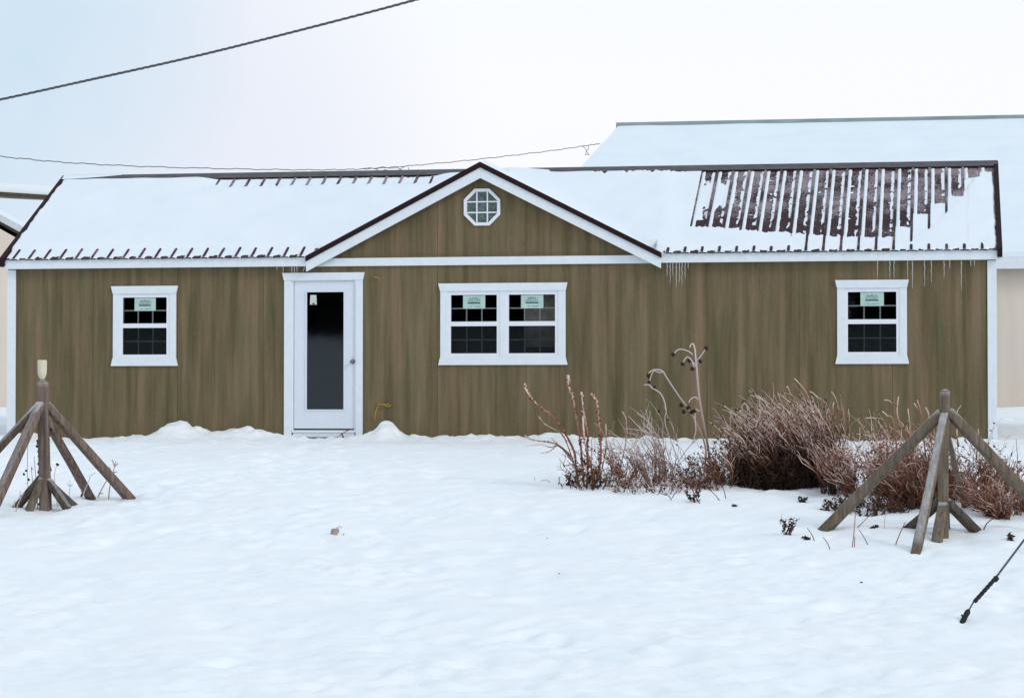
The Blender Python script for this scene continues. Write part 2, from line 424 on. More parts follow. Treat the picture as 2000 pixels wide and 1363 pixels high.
def hz(x, y):
    z = float(np.interp(y, ty, tz))
    if -2.5 < y < 1:
        wv = math.exp(-((y + .18) / .42) ** 2)
        z += wv * sum(h * math.exp(-((x - c) / s) ** 2) for c, h, s in BANK)
        z += sum(h * math.exp(-((x - c) / s) ** 2 - ((y + .2) / .09) ** 2) for c, h, s in CLOD)
        z += wv * (.035 * mn.noise(Vector((x * 6, y * 6, 3.3))) + .050 * max(0, mn.noise(Vector((x * 10, y * 10, 13.3))) - .12) * (1 + mn.noise(Vector((x*.8, 0, 4)))))
    # drift beside the right-hand end
    z += .17 * math.exp(-((x - 9.5) / 2.4) ** 2 - ((y - 9.5) / 3.0) ** 2)
    z += .07 * math.exp(-((x - 7.6) / .8) ** 2 - ((y + 1.3) / .8) ** 2)
    for dx_, dy_, dr_, dd_ in DIPS:
        q = (x-dx_)**2 + (y-dy_)**2
        if q < dr_*dr_*9: z -= dd_ * math.exp(-q/(dr_*dr_))
    if -34 < y < 20 and abs(x) < 22:
        z += .045 * mn.noise(Vector((x * .35, y * .30, 0))) * min(1, abs(y) / 3 + .2)
        amp = .024 if y > -7 else .042
        n = mn.noise(Vector((x * 1.1 + y * .35, y * .75, 5.1)))
        z += amp * (n - .6 * abs(mn.noise(Vector((x * 2.1, y * 1.5, 9.7)))))
        if y < -5:
            q = mn.noise(Vector((x * 1.6 - y * .5, y * 1.3 + x * .3, 15.1)))
            z -= .10 * max(0, q - .25)
            q = mn.noise(Vector((x * 3.3 + 7, y * 2.4 - x * .8, 25.1)))
            z -= .06 * max(0, q - .30) + .02*abs(q)
        tr_ = sum(math.exp(-((x-a_)/sx0)**2 - ((y-b0_)/sy0)**2) for a_, b0_, sx0, sy0 in TRAMP)
        if tr_ > .02:
            z += .7 * min(1, tr_) * (.080*abs(mn.noise(Vector((x*5, y*4, 41)))) - .110*max(0, mn.noise(Vector((x*3.1, y*3.4, 45))) - .08))
        ro_ = .25 + 1.5*max(0., min(1., .45 + 1.6*mn.noise(Vector((x*.33+3, y*.42, 61)))))
        z += ro_ * (.013 * mn.noise(Vector((x * 4.5, y * 4.5, 1.7))) + .009 * mn.noise(Vector((x * 8.5, y * 8.5, 6.7))) + .006 * mn.noise(Vector((x * 15, y * 15, 2.7))))
    return z
DIPS = []
def ghit(px, py, lo=8.0, hi=60.0):
    d = ray(px, py).normalized()
    tt = lo; prev = tt
    while tt < hi:
        p = CAM + d * tt
        if p.z <= hz(p.x, p.y):
            a0, b0 = prev, tt
            for _ in range(18):
                m_ = (a0 + b0) / 2; q = CAM + d * m_
                if q.z <= hz(q.x, q.y): b0 = m_
                else: a0 = m_
            q = CAM + d * b0
            return Vector((q.x, q.y, hz(q.x, q.y)))
        prev = tt; tt += .15
    return CAM + d * hi
for dpx, dpy, rr_, dd_ in ((90, 995, .22, .05), (252, 972, .13, .035), (178, 974, .13, .035), (1843, 1048, .25, .05), (1612, 1034, .15, .04), (1790, 1076, .13, .04), (1905, 1036, .12, .03), (1881, 1214, .10, .03), (1528, 948, .5, .04)):
    q = ghit(dpx, dpy); DIPS.append((q.x, q.y, rr_, dd_))
for i_ in range(17):
    f_ = i_/16; px_ = 800 - 150*f_ + 14*(1 if i_ % 2 else -1)*(1.4-f_); py_ = 1330 - 440*f_**.72
    q = ghit(px_, py_); DIPS.append((q.x, q.y, .11, .030)); DIPS.append((q.x+.02, q.y+.13, .09, .022))
def axis(segs):
    out_ = []
    for a0, b0, st in segs:
        n = max(1, int(round((b0 - a0) / st)))
        out_ += [a0 + (b0 - a0) * i / n for i in range(n)]
    out_.append(segs[-1][1]); return out_
gx = axis([(-400, -60, 34), (-60, -16, 4), (-16, -9, .4), (-9, 9.5, .047), (9.5, 16, .4), (16, 60, 4), (60, 400, 34)])
gy = axis([(-150, -34, 4), (-34, -22, .5), (-22, -1.2, .047), (-1.2, .3, .035), (.3, 14, .25), (14, 60, 4), (60, 500, 44)])
nx, ny = len(gx), len(gy)
gv = [(x, y, hz(x, y)) for y in gy for x in gx]
gf = [(j*nx+i, j*nx+i+1, (j+1)*nx+i+1, (j+1)*nx+i) for j in range(ny-1) for i in range(nx-1)]
me = bpy.data.meshes.new('snowy_ground'); me.from_pydata(gv, [], gf); me.materials.append(M_SNOW)
me.polygons.foreach_set('use_smooth', [True]*len(gf)); me.update()
g = bpy.data.objects.new('snowy_ground', me); COL.objects.link(g)
tag(g, 'snow covered yard sloping down from the house', 'ground', kind='structure')

# ------------------------------------------------------------------ the house
XL, XR = -7.15, 6.415
DEP = 4.64
EZ, EY, RZ, RY = 2.486, -.14, 3.835, 2.32
RXL, RXR = -7.203, 6.483
GX, GZ, GL, GR, GFZ = -.41, 3.724, -2.824, 2.036, 2.459
house = empty('portable_house', (-.37, 2.3, 0))
tag(house, 'long low olive brown house with white trim, front gable and snowy brown metal roof', 'house')
T = .10
WT = 2.345   # wall top
win = [(-5.159, 1), (4.81, 1), (-.125, 2)]
def holes():
    h = []
    for cx, n in win:
        hw = .375 if n == 1 else .775
        h.append((cx-hw, cx+hw, 1.11, 1.99))
    h.append((-3.075, -2.145, -.4, 2.160))
    return sorted(h)
mb = MB(); plate(mb, [XL, XR], [-.4, WT+.171], [(a0, b0, max(z0, -.4), z1) for a0, b0, z0, z1 in holes()], 0, T)
mb.build('wall', M_SIDE, house)
mb = MB(); mb.box(XL, XL+T, T, DEP-T, -.4, WT+.1); mb.build('wall', M_SIDE, house)
mb = MB(); mb.box(XR-T, XR, T, DEP-T, -.4, WT+.1); mb.build('wall', M_SIDE, house)
mb = MB(); mb.box(XL, XR, DEP-T, DEP, -.4, WT+.1); mb.build('wall', M_SIDE, house)
for xx in (XL, XR-T):          # end gables under the main roof
    mb = MB(); v = [(xx, .12, WT+.1), (xx, DEP-.12, WT+.1), (xx, RY, RZ-.06), (xx+T, .12, WT+.1), (xx+T, DEP-.12, WT+.1), (xx+T, RY, RZ-.06)]
    mb.add(v, [(0, 2, 1), (3, 4, 5), (0, 1, 4, 3), (1, 2, 5, 4), (2, 0, 3, 5)]); mb.build('wall', M_SIDE, house)
mb = MB(); mb.box(XL+T, XR-T, T, DEP-T, .0, .06); mb.build('floor', M_FLOOR, house)
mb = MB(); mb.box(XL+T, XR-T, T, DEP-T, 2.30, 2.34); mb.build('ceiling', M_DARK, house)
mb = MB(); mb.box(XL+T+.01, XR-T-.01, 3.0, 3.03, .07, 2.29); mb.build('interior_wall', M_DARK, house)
pb = MB(); pb.box(.12, 1.2, .34, .36, 1.25, 2.28); pb.build('interior_board', M_PARTN, house)  # board added behind the glass to give the upper right panes their tan tone

# gable wall with octagon opening
OC = P(942, 405, 0); OR = .25
def octa(r, c=(OC.x, OC.z)):
    return [(c[0] + r / math.cos(math.pi/8) * math.cos(math.pi/8 + k*math.pi/4), c[1] + r / math.cos(math.pi/8) * math.sin(math.pi/8 + k*math.pi/4)) for k in range(8)]
gm = MB()
zb = WT + .165
tri = lambda z: ((z - (GFZ-.04)) / (GZ - GFZ))      # 0..1 up the gable
apex = (GX, GZ - .10); gl = (GL + .10, zb); gr_ = (GR - .10, zb)
oc = octa(OR - .03)
outer = [gr_, None]
# fan between octagon and triangle outline
def outl(ang):
    dx, dz = math.cos(ang), math.sin(ang); best = 1e9
    for (ax_, az), (bx, bz) in ((gl, gr_), (gr_, apex), (apex, gl)):
        ex, ez = bx-ax_, bz-az
        den = dx*ez - dz*ex
        if abs(den) < 1e-9: continue
        tt = ((ax_-OC.x)*ez - (az-OC.z)*ex) / den
        uu = ((ax_-OC.x)*dz - (az-OC.z)*dx) / den
        if tt > 0 and -1e-6 <= uu <= 1+1e-6: best = min(best, tt)
    return (OC.x + dx*best, OC.z + dz*best)
angs = [math.atan2(z-OC.z, x-OC.x) for x, z in oc] + [math.atan2(z-OC.z, x-OC.x) for x, z in (gl, gr_, apex)]
angs = sorted(set(round(a, 6) for a in angs))
def ocp(ang):
    a = (ang + math.pi/8) % (math.pi/4) - math.pi/8
    r = (OR - .03) / math.cos(a)
    return (OC.x + r*math.cos(ang), OC.z + r*math.sin(ang))
for i, a0 in enumerate(angs):
    a1 = angs[(i+1) % len(angs)]
    q = [ocp(a0), outl(a0), outl(a1), ocp(a1)]
    gm.add([(x, -.004, z) for x, z in q], [(0, 1, 2, 3)])
    gm.add([(q[0][0], -.004, q[0][1]), (q[3][0], -.004, q[3][1]), (q[3][0], .08, q[3][1]), (q[0][0], .08, q[0][1])], [(0, 1, 2, 3)])
gm.build('gable_wall', M_SIDE, house)
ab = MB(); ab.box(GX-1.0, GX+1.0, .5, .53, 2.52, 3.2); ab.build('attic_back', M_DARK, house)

# trim
for x0, x1 in ((XL-.006, XL+.118), (XR-.112, XR+.006)):
    mb = MB(); mb.box(x0, x1, -.022, 0, -.3, 2.345); mb.build('corner_trim', M_TRIM, house, bevel=.003)
FT, FB = EZ-.012, 2.352
for x0, x1 in ((RXL+.01, GL+.03), (GR-.03, RXR-.0)):
    mb = MB(); mb.box(x0, x1, -.125, -.095, FB, FT); mb.build('fascia', M_TRIM, house, bevel=.003)
    mb = MB(); mb.box(x0, x1, -.095, 0, FB+.02, FB+.035); mb.build('soffit', M_TRIM, house)
mb = MB(); mb.box(GL+.12, GR-.12, -.035, -.003, 2.352, 2.462); mb.build('frieze_board', M_TRIM, house, bevel=.003)
# rake boards of the front gable
def slope_board(xa, za, xb, zb_, w_, y0, y1, tip=0):
    m_ = MB()
    pts = [(xa, za), (xa, za - w_), (xb, zb_ - w_), (xb, zb_)]
    if xa > xb: pts = pts[::-1]
    m_.prism(pts, y0, y1); return m_
wv = .142 # vertical width of white board
E0 = .075 # brown edge vertical width
for s_, fx in ((-1, GL), (1, GR)):
    slope_board(fx - s_*.0, GFZ - .0 - E0 + .035, GX, GZ - E0 + .01, wv, -.150, -.118).build('rake_board', M_TRIM, house, bevel=.002)
    slope_board(fx + s_*.005, GFZ + .03, GX, GZ + .012, E0, -.175, -.105).build('rake_edge_trim', M_BROWN, house, bevel=.004)
    mb = MB(); mb.add([(fx, -.118, GFZ-.06), (GX, -.118, GZ-.08), (GX, 0, GZ-.08), (fx, 0, GFZ-.06)], [(0, 1, 2, 3)]); mb.build('gable_soffit', M_TRIM, house)

# main roof metal sheet with ribs
SL = (RZ - EZ) / (RY - EY)
rp = P(1883.6, 487, EY).x
RS = .2286
ribs = []
k = rp
while k < RXR - .05: k += RS
k -= RS
while k > RXL + .05: ribs.append(k); k -= RS
ribs = sorted(ribs)
def inside_gable(x, y):
    gz = GZ - (GZ - GFZ) / (GX - GL) * (GX - x) if x < GX else GZ - (GZ - GFZ) / (GR - GX) * (x - GX)
    return gz
def main_z(y): return EZ + SL * (y - EY)
rf = MB()
prof = [(RXL, 0)]
for r_ in ribs: prof += [(r_-.026, 0), (r_-.014, .022), (r_+.014, .022), (r_+.026, 0)]
prof.append((RXR, 0))
n = len(prof)
cut = lambda x: EY-.02 if not (GL+.09 < x < GR-.09) else .09
rf.add([(x, cut(x), main_z(cut(x)) + h) for x, h in prof] + [(x, RY, main_z(RY) + h) for x, h in prof],
       [(i, i+1, n+i+1, n+i) for i in range(n-1)])
rf.add([(x, RY, RZ + h) for x, h in prof] + [(x, 2*RY-EY+.02, main_z(EY-.02) + h) for x, h in prof],
       [(i, i+1, n+i+1, n+i) for i in range(n-1)])
roof = rf.build('roof', M_ROOF, house)
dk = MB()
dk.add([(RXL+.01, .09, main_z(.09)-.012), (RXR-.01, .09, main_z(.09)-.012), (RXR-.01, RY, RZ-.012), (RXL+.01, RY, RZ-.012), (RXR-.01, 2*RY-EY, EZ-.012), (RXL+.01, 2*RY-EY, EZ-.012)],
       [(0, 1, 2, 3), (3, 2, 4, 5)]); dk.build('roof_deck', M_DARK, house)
# ridge cap
rc = MB()
for s_ in (-1, 1):
    a0 = (RY + s_*.13, RZ - .13*SL + .030); a1 = (RY, RZ + .045)
    rc.add([(RXL-.005, a0[0], a0[1]), (RXR+.005, a0[0], a0[1]), (RXR+.005, a1[0], a1[1]), (RXL-.005, a1[0], a1[1]),
            (RXL-.005, a0[0], a0[1]-.03), (RXR+.005, a0[0], a0[1]-.03)], [(0, 1, 2, 3), (4, 5, 1, 0)])
rc.build('ridge_cap', M_CAP, roof)
rc = MB(); rc.box(RXL-.006, RXR+.006, RY-.136, RY-.1315, RZ-.13*SL-.012, RZ-.13*SL+.028); rc.build('cap_lower_edge', M_BROWN, roof)  # dark brown strip below the grey band of the ridge cap
for x0, x1 in ((RXL-.012, RXL+.055), (RXR-.055, RXR+.012)):
    mb = MB()
    ya, yb = EY-.03, RY
    za, zb2 = main_z(ya), RZ
    mb.add([(x0, ya, za-.09), (x1, ya, za-.09), (x1, ya, za+.035), (x0, ya, za+.035), (x0, yb, zb2-.09), (x1, yb, zb2-.09), (x1, yb, zb2+.035), (x0, yb, zb2+.035),
            ], [(0, 1, 2, 3), (3, 2, 6, 7), (0, 3, 7, 4), (1, 5, 6, 2), (0, 4, 5, 1), (4, 7, 6, 5)])
    mb.build('rake_trim', M_BROWN, roof)
    mb = MB(); yc = 2*RY-ya
    mb.add([(x0, yc, za-.09), (x1, yc, za-.09), (x1, yc, za+.035), (x0, yc, za+.035), (x0, yb, zb2-.09), (x1, yb, zb2-.09), (x1, yb, zb2+.035), (x0, yb, zb2+.035),
            ], [(3, 2, 1, 0), (7, 6, 2, 3), (4, 7, 3, 0), (2, 6, 5, 1), (1, 5, 4, 0)])
    mb.build('rake_trim', M_BROWN, roof)
# gable roof sheets
gy_top = EY + (GZ - EZ) / SL
gg = MB()
for s_, fx in ((-1, GL), (1, GR)):
    v = [(fx, -.15, GFZ), (GX, -.15, GZ), (GX, gy_top, GZ)]
    gg.add(v, [(0, 1, 2) if s_ > 0 else (2, 1, 0)])
gg.build('gable_roof', M_ROOF, house)

# snow lying on the roof: one height field over the main slope and the front gable
BOT = [(1331, 445), (1365, 447), (1397, 449), (1431, 452), (1466, 455), (1500, 456), (1535, 458), (1571, 461), (1605, 464), (1640, 465), (1674, 465),
       (1709, 465), (1743, 446), (1778, 420), (1813, 399), (1849, 386), (1883, 355), (1918, 338)]
ribpx = [proj(r_, EY, EZ)[0] for r_ in ribs]
def nearest_bot(px):
    return min(BOT, key=lambda q: abs(q[0]-px))[1] if 1315 < px < 1935 else None
def sstep(a0, b0, x):
    tt = max(0., min(1., (x-a0)/(b0-a0))); return tt*tt*(3-2*tt)
def thick(x, y, k, fr):
    """snow depth (vertical, m); k = index of rib to the left, fr = 0..1 across the panel"""
    px, py = proj(x, y, main_z(y))
    n1 = mn.noise(Vector((x*3, y*3, 0))); n2 = mn.noise(Vector((x*16, y*7, 4.)))
    n3 = mn.noise(Vector((x*34, y*34, 8.)))
    ridge_y = 350 - (px-125)*.01755; eave_y = 507 - (px-3)*.01024
    dr = py - ridge_y; de = eave_y - py
    if px < 1290:
        t_ = .055 + .012*n1
        lr = sstep(380, 440, px) * (1 - sstep(830, 880, px))
        thin = lr * (1 - sstep(20, 31, dr + 4*n2))
        t_ = t_*(1-thin) + thin*(.010 + .003*n2)
        if px > 670: t_ -= lr * max(0, 1 - sstep(4, 14, dr)) * .028 * max(0, n2*1.6 + .1)
        if px < 190: t_ -= 0
    else:
        t_ = .055 + .012*n1
    if px >= 1290:
        q = nearest_bot(ribpx[k] if 0 <= k < len(ribpx) else px)
        if px < 1345: q_amt = sstep(1290, 1340, px)
        else: q_amt = 1
        t_ = t_*(1-q_amt) + q_amt*.028
        if q is not None:
            low = sstep(-1.5, 2.5, q - py + 3*n2 + 2*n3)          # 1 above the lower edge of the bare zone
            sh = .012 + .003*n2
            core = sstep(.26, .33, fr + .03*n2 + .02*n3) * (1 - sstep(.66, .74, fr + .06*n2 + .04*n3) * (.55 + .35*sstep(-.25, .25, mn.noise(Vector((k*3.3, y*5, 77)))))
                    * sstep(-.35, 0, mn.noise(Vector((x*20, y*9, 50))) + .25 - .7*(1-sstep(0, 40, q - py)))) * (1 - sstep(.90, .95, fr))
            # narrow mid part on the left panels
            if px < 1480:
                lft = 1 - sstep(1380, 1490, px)
                gate = lft * sstep(350+20*n2, 365, py) * (1 - sstep(395, 412, py + 14*n2))
                core *= (1 - .95*gate)
                if px < 1372: core *= .9 if (py > 430) else (.7 if dr < 12 and n2 > -.1 else 0)
            # crumbs lying across the panels
            cr_ = mn.noise(Vector((x*9, y*14, 30.)))
            if 350 < py < 440 and cr_ > .60: core *= .25
            n4 = mn.noise(Vector((x*75, y*60, 12.)))
            bare = sh*(1-core) + core*(-.012 + .006*n3) + .006*n4
            rb_ = 1 - sstep(.10, .17, min(fr, 1-fr))
            bare = bare*(1-rb_) + rb_*min(bare, .004 + .004*n3)
            t_ = t_*(1-low) + low*bare
            if px > 1545:
                t_ = min(t_, .024 + .006*n1) if px < 1730 else min(t_, .026 + .012*n1)
        else:
            t_ = t_
        if px > 1890: t_ = max(t_, .03 + .02*n1) if dr > 30 else t_
    # thin snow near the eave, ribs and bare patches show
    if px < 640 or px > 1235:
        h = 20 if px < 640 else 10
        h += 3*n1
        el = 1 - sstep(h*.7, h, de)
        t_ = t_*(1-el) + el*min(t_, .012 + .003*n2)
        pat = (1 - sstep(1.5, 4.6, de + 2.0*n2 + 1.5*n3)) * sstep(.25, .4, fr + .1*n2) * (1 - sstep(.7, .85, fr + .1*n1))
        if px < 70 or 1745 < px: pat *= .45
        t_ -= pat * .035
    # clear of the rake trims
    t_ -= .07 * (1 - sstep(.045, .10, x - RXL + .03*n2 + .02)) + .05*(1 - sstep(.03, .10, RXR - x + .02*n2))
    # ridge cap stays clear
    g_ = sstep(895, 935, px) * (1 - sstep(1010, 1110, px))
    t_ += .02 * g_ * (1 - sstep(.2, .5, RY - y))
    t_ -= .03 * (1 - sstep(.10, .15, RY - y)) * (1 - g_)
    if 1150 < px < 1345: t_ -= (1 - sstep(2, 9 + 5*n2, dr - 5)) * .05 * max(0, n2*1.5 + .15)
    if 1545 < px < 1945:      # ribs stay visible through the thin snow low on the right
        re = 500 if px < 1745 else 500 - (px-1745)*.6 if px < 1830 else 449 - (px-1830)*1.2
        am = sstep(0, 16, re-py); t_ = t_*(1-am) + am*min(t_, .016 + .003*n2)
    return t_
sx = np.concatenate([np.arange(RXL+.02, 2.1, .0195), np.arange(2.1, RXR-.01, .0125)]); sy = np.concatenate([np.arange(EY-.022, EY+.25, .012), np.arange(EY+.25, RY-.06, .0165), [RY-.055]])
vv = []; keep = []
for j, y in enumerate(sy):
    for i, x in enumerate(sx):
        k = 0
        k = int(math.floor((x - ribs[0]) / RS)); fr = (x - ribs[0]) / RS - k
        tm = thick(x, y, k, fr)
        zm = main_z(y)
        gz = inside_gable(x, y)
        if gz > zm - .45 and y > -.13 or GL - .02 < x < GR + .02:
            ed = sstep(-.13, .25, y)
            tg = (.065 * ed + .004) * sstep(-.05, .35, gz - GFZ) - .02*(1 - sstep(-.1, .1, gz - GFZ))
            a0, b0 = zm + tm, gz + tg - (0 if y > -.13 else .03)
            if y < .09 and GL + .08 < x < GR - .08: a0 = zm - 3
            kk_ = .16 * sstep(.1, .6, y)
            if kk_ > 1e-3:
                h = max(0, min(1, .5 + .5*(b0-a0)/kk_)); z = a0*(1-h) + b0*h + kk_*h*(1-h)
            else: z = max(a0, b0)
            base = max(zm, gz) if a0 > -1 else gz
        else:
            z = zm + tm; base = zm
        vv.append((x, y, z)); keep.append(z - base > -.02)
nsx = len(sx)
ff = []
for j in range(len(sy)-1):
    for i in range(nsx-1):
        q = (j*nsx+i, j*nsx+i+1, (j+1)*nsx+i+1, (j+1)*nsx+i)
        if any(keep[a] for a in q): ff.append(q)
sm = MB(); sm.add(vv, ff); sm.build('snow_cover', M_RSNOW, roof, smooth=True)
# snow on the back slope
sm = MB(); sm.add([(RXL+.06, RY+.14, RZ-.02), (RXR-.06, RY+.14, RZ-.02), (RXR-.06, 2*RY-EY, EZ+.05), (RXL+.06, 2*RY-EY, EZ+.05)], [(0, 1, 2, 3)])
sm.build('snow_cover', M_RSNOW, roof)
# dusting of snow on the left end of the ridge cap
mb = MB(); vs_ = []
for i in range(31):
    x = RXL + .03 + i*.030; q = (i/30)**1.6
    ya = RY - .125 + q*.11; h_ = .012*(1-q) + .004
    vs_ += [(x, ya, RZ + .045 - (RY-ya)/.13*(.13*SL + .015) + h_), (x, RY-.004, RZ+.046+h_), (x, RY+.09*(1-q)+.002, RZ + .046 - .04 + h_)]
mb.add(vs_, [(3*i+k, 3*i+3+k, 3*i+4+k, 3*i+1+k) for i in range(30) for k in range(2)])
mb.build('snow_cover', M_RSNOW, roof, smooth=True)

# ---- writing helper: text turned into mesh
def text_mesh(s, size, x, y, z, parent, m, name='lettering', sx_=1.0, bold=0.0, align='CENTER'):
    cu = bpy.data.curves.new('txt', 'FONT'); cu.body = s; cu.size = size; cu.align_x = align; cu.extrude = .0006; cu.offset = bold
    o = bpy.data.objects.new('txt', cu); COL.objects.link(o)
    dg = bpy.context.evaluated_depsgraph_get(); dg.update()
    me = bpy.data.meshes.new_from_object(o.evaluated_get(dg))
    bpy.data.objects.remove(o); bpy.data.curves.remove(cu)
    me.materials.clear(); me.materials.append(m)
    n = len(me.vertices); c = np.empty(n*3); me.vertices.foreach_get('co', c); c = c.reshape(-1, 3)
    c2 = np.stack([c[:, 0]*sx_, -c[:, 2], c[:, 1]], 1) + np.array([x, y, z])
    me.vertices.foreach_set('co', c2.ravel()); me.update()
    ob = bpy.data.objects.new(name, me); COL.objects.link(ob); ob.parent = parent
    ob.location = tuple(-parent_world(parent)); return ob

# ---- windows
ZT = 2.106
def make_window(cx, n, wlab, seed):
    hw = .4545 if n == 1 else .858
    hh = .482 if n == 1 else .885
    cs = [0] if n == 1 else [-.398, .398]
    gw = .3156
    zt = ZT
    c = MB()
    # casing legs, mullion board, head and sill backing
    gh = .3156 + .045
    hs = [(cx-gh, cx+gh, zt-.985, zt-.115)] if n == 1 else [(cx-.398-gh, cx-.398+gh, zt-.985, zt-.115), (cx+.398-gh, cx+.398+gh, zt-.985, zt-.115)]
    plate(c, [cx-hw, cx+hw], [zt-1.06, zt-.05], hs, -.022, .0)
    wn = c.build('window', M_TRIM, house, bevel=.002)
    if wlab: wn['label'] = wlab
    m_ = MB(); m_.prism([(cx-hw-.002, zt-.104), (cx+hw+.002, zt-.104), (cx+hh, zt), (cx-hh, zt)], -.034, 0); m_.build('head_trim', M_TRIM, wn, bevel=.002)
    m_ = MB(); m_.prism([(cx-hh, zt-1.105), (cx+hh, zt-1.105), (cx+hw+.002, zt-.997), (cx-hw-.002, zt-.997)], -.034, 0); m_.build('sill_trim', M_TRIM, wn, bevel=.002)
    for q in cs:
        x0, x1 = cx+q-gw, cx+q+gw
        fw = .052
        zt1, zb1, zt2, zb2_ = zt-.158, zt-.518, zt-.580, zt-.948
        f_ = MB()   # vinyl frame
        plate(f_, [x0-fw, x1+fw], [zb2_-.048, zt1+.05], [(x0, x1, zb1, zt1), (x0, x1, zb2_, zt2)], -.012, .055)
        f_.build('window_frame', M_VINYL, wn, bevel=.003)
        for za, zb_, low in ((zt1, zb1, 0), (zt2, zb2_, 1)):
            m_ = MB(); m_.add([(x0, .012+.012*low, zb_), (x1, .012+.012*low, zb_), (x1, .012+.012*low, za), (x0, .012+.012*low, za)], [(0, 1, 2, 3)])
            m_.build('pane', M_GLASS, wn)
            g_ = MB(); mw = .0085
            for i in (1, 2):
                xm = x0 + (x1-x0)*i/3; g_.box(xm-mw, xm+mw, .026+.012*low, .032+.012*low, zb_, za)
            zm = (za+zb_)/2; g_.box(x0, x1, .0335+.012*low, .038+.012*low, zm-mw, zm+mw)
            g_.build('muntins', M_MUNT, wn)
        s_ = MB(); s_.add([(x0, -.001, zb2_), (x1, -.001, zb2_), (x1, -.001, zt2), (x0, -.001, zt2)], [(0, 1, 2, 3)])
        s_.build('insect_screen', M_SCREEN, wn)
        xs0, xs1 = x0+.165, x0+.47; zs0, zs1 = zt1-.185, zt1-.003
        st = MB(); st.box(xs0, xs1, .006, .0085, zs0, zs1); st.build('sticker', M_STICK, wn)
        xc = x0 + .315
        text_mesh('LINDSAY', .072, xc, .0045, zs0+.088, wn, M_INK2, sx_=.62, align='CENTER')
        d_ = MB(); d_.box(xc-.086, xc+.086, .0040, .0052, zs0+.066, zs0+.084)
        for i in range(5): d_.box(xc-.06+i*.026, xc-.045+i*.026, .0040, .0052, zs0+.135, zs0+.135+rnd.uniform(.006, .02))
        d_.build('sticker_bar', M_INK, wn)
        text_mesh('WINDOWS', .020, xc+.045, .0045, zs0+.022, wn, M_INK2, sx_=.9)
        text_mesh('VINYL', .018, xc-.045, .0045, zs0+.022, wn, M_INK2, sx_=.9)
    return wn
make_window(-5.159, 1, None, 1)
make_window(4.81, 1, None, 2)
make_window(-.125, 2, 'double window of two sashes side by side', 3)
# octagonal attic window
def ring(ro, ri, y0, y1, m_):
    a0, b0 = octa(ro), octa(ri)
    for k in range(8):
        k2 = (k+1) % 8
        q = [a0[k], a0[k2], b0[k2], b0[k]]
        m_.prism(q[::-1] if False else q, y0, y1)
om = MB(); ring(OR, OR-.042, -.035, .03, om)
ow = om.build('window', M_VINYL, house, bevel=.003); ow['label'] = 'small white octagonal window in the gable'
m_ = MB(); pts = octa(OR-.042); m_.add([(x, .0, z) for x, z in pts], [tuple(range(8))]); m_.build('pane', M_GLASSO, ow)
m_ = MB(); ri = OR-.042
for s_ in (-1, 1):
    m_.box(OC.x+s_*.0725-.009, OC.x+s_*.0725+.009, -.018, -.004, OC.z-ri, OC.z+ri)
    m_.box(OC.x-ri, OC.x+ri, -.0155, -.003, OC.z+s_*.0725-.009, OC.z+s_*.0725+.009)
m_.build('muntins', M_VINYL, ow)

# ---- door
DX0, DX1, DZ0, DZ1 = -3.030, -2.186, .140, 2.150
cx = -2.615
c = MB()
plate(c, [-3.165, -2.062], [-.15, 2.22], [(-3.065, -2.155, -.15, 2.164)], -.024, 0)
dc = c.build('door_casing', M_TRIM, house, bevel=.002)
c = MB(); c.prism([(-3.168, 2.166), (-2.059, 2.166), (-2.035, 2.268), (-3.192, 2.268)], -.036, 0); c.build('head_trim', M_TRIM, dc, bevel=.002)
c = MB(); c.box(-3.065, -3.036, -.010, .08, .06, 2.166); c.box(-2.180, -2.155, -.010, .08, .06, 2.166); c.box(-3.036, -2.180, -.010, .08, 2.153, 2.166)
c.build('jamb', M_VINYL, dc)
gx0, gx1 = P(599, 690, 0).x, P(671, 690, 0).x; gz1, gz0 = P(635, 570.5, 0).z, P(635, 799.5, 0).z
d_ = MB()
plate(d_, [DX0, DX1], [DZ0, DZ1], [(gx0, gx1, gz0, gz1)], .006, .05)
door = d_.build('door', M_DOOR, house, bevel=.002)
d_ = MB(); fw = .022
plate(d_, [gx0-fw, gx1+fw], [gz0-fw, gz1+fw], [(gx0, gx1, gz0, gz1)], -.004, .0055)
d_.build('glass_frame', M_DOOR, door, bevel=.002)
d_ = MB(); d_.add([(gx0, .02, gz0), (gx1, .02, gz0), (gx1, .02, gz1), (gx0, .02, gz1)], [(0, 1, 2, 3)]); d_.build('pane', M_GLASSD, door)
kp = P(688.4, 706, -.03)
d_ = MB()
d_.tube([(kp.x, .006, kp.z), (kp.x, -.012, kp.z), (kp.x, -.03, kp.z), (kp.x, -.045, kp.z), (kp.x, -.065, kp.z), (kp.x, -.072, kp.z)], [.032, .032, .014, .022, .026, .012], n=16)
d_.build('knob', M_KNOB, door, smooth=True)
q0, q1 = P(604.8, 595, .0), P(618.3, 576, .0)
d_ = MB(); d_.prism([(q0.x, q0.z), (q1.x, q0.z), (q1.x-.006, q1.z), (q0.x+.006, q1.z)], .012, .0135); d_.build('sticker', M_MUNT, door)
d_ = MB(); d_.prism([(q0.x+.03, q0.z+.004), (q1.x-.025, q0.z+.004), (q1.x-.035, q0.z+.022), (q0.x+.04, q0.z+.022)], .0100, .0115); d_.build('sticker_print', M_BLACK, door)
c = MB(); c.box(-3.06, -2.16, -.030, .08, .085, .118); c.box(-3.06, -2.16, -.010, .05, -.2, .084); c.build('threshold', M_TRIM, dc, bevel=.003)
c = MB(); c.box(-3.03, -2.19, .02, .05, .119, .139); c.build('door_sweep', M_BLACK, dc)
# black strip painting in the shaded gap under the sill, just above the snow
c = MB(); c.box(-2.92, -2.17, -.028, -.012, .012, .022); c.build('sill_gap_shade', M_BLACK, dc)

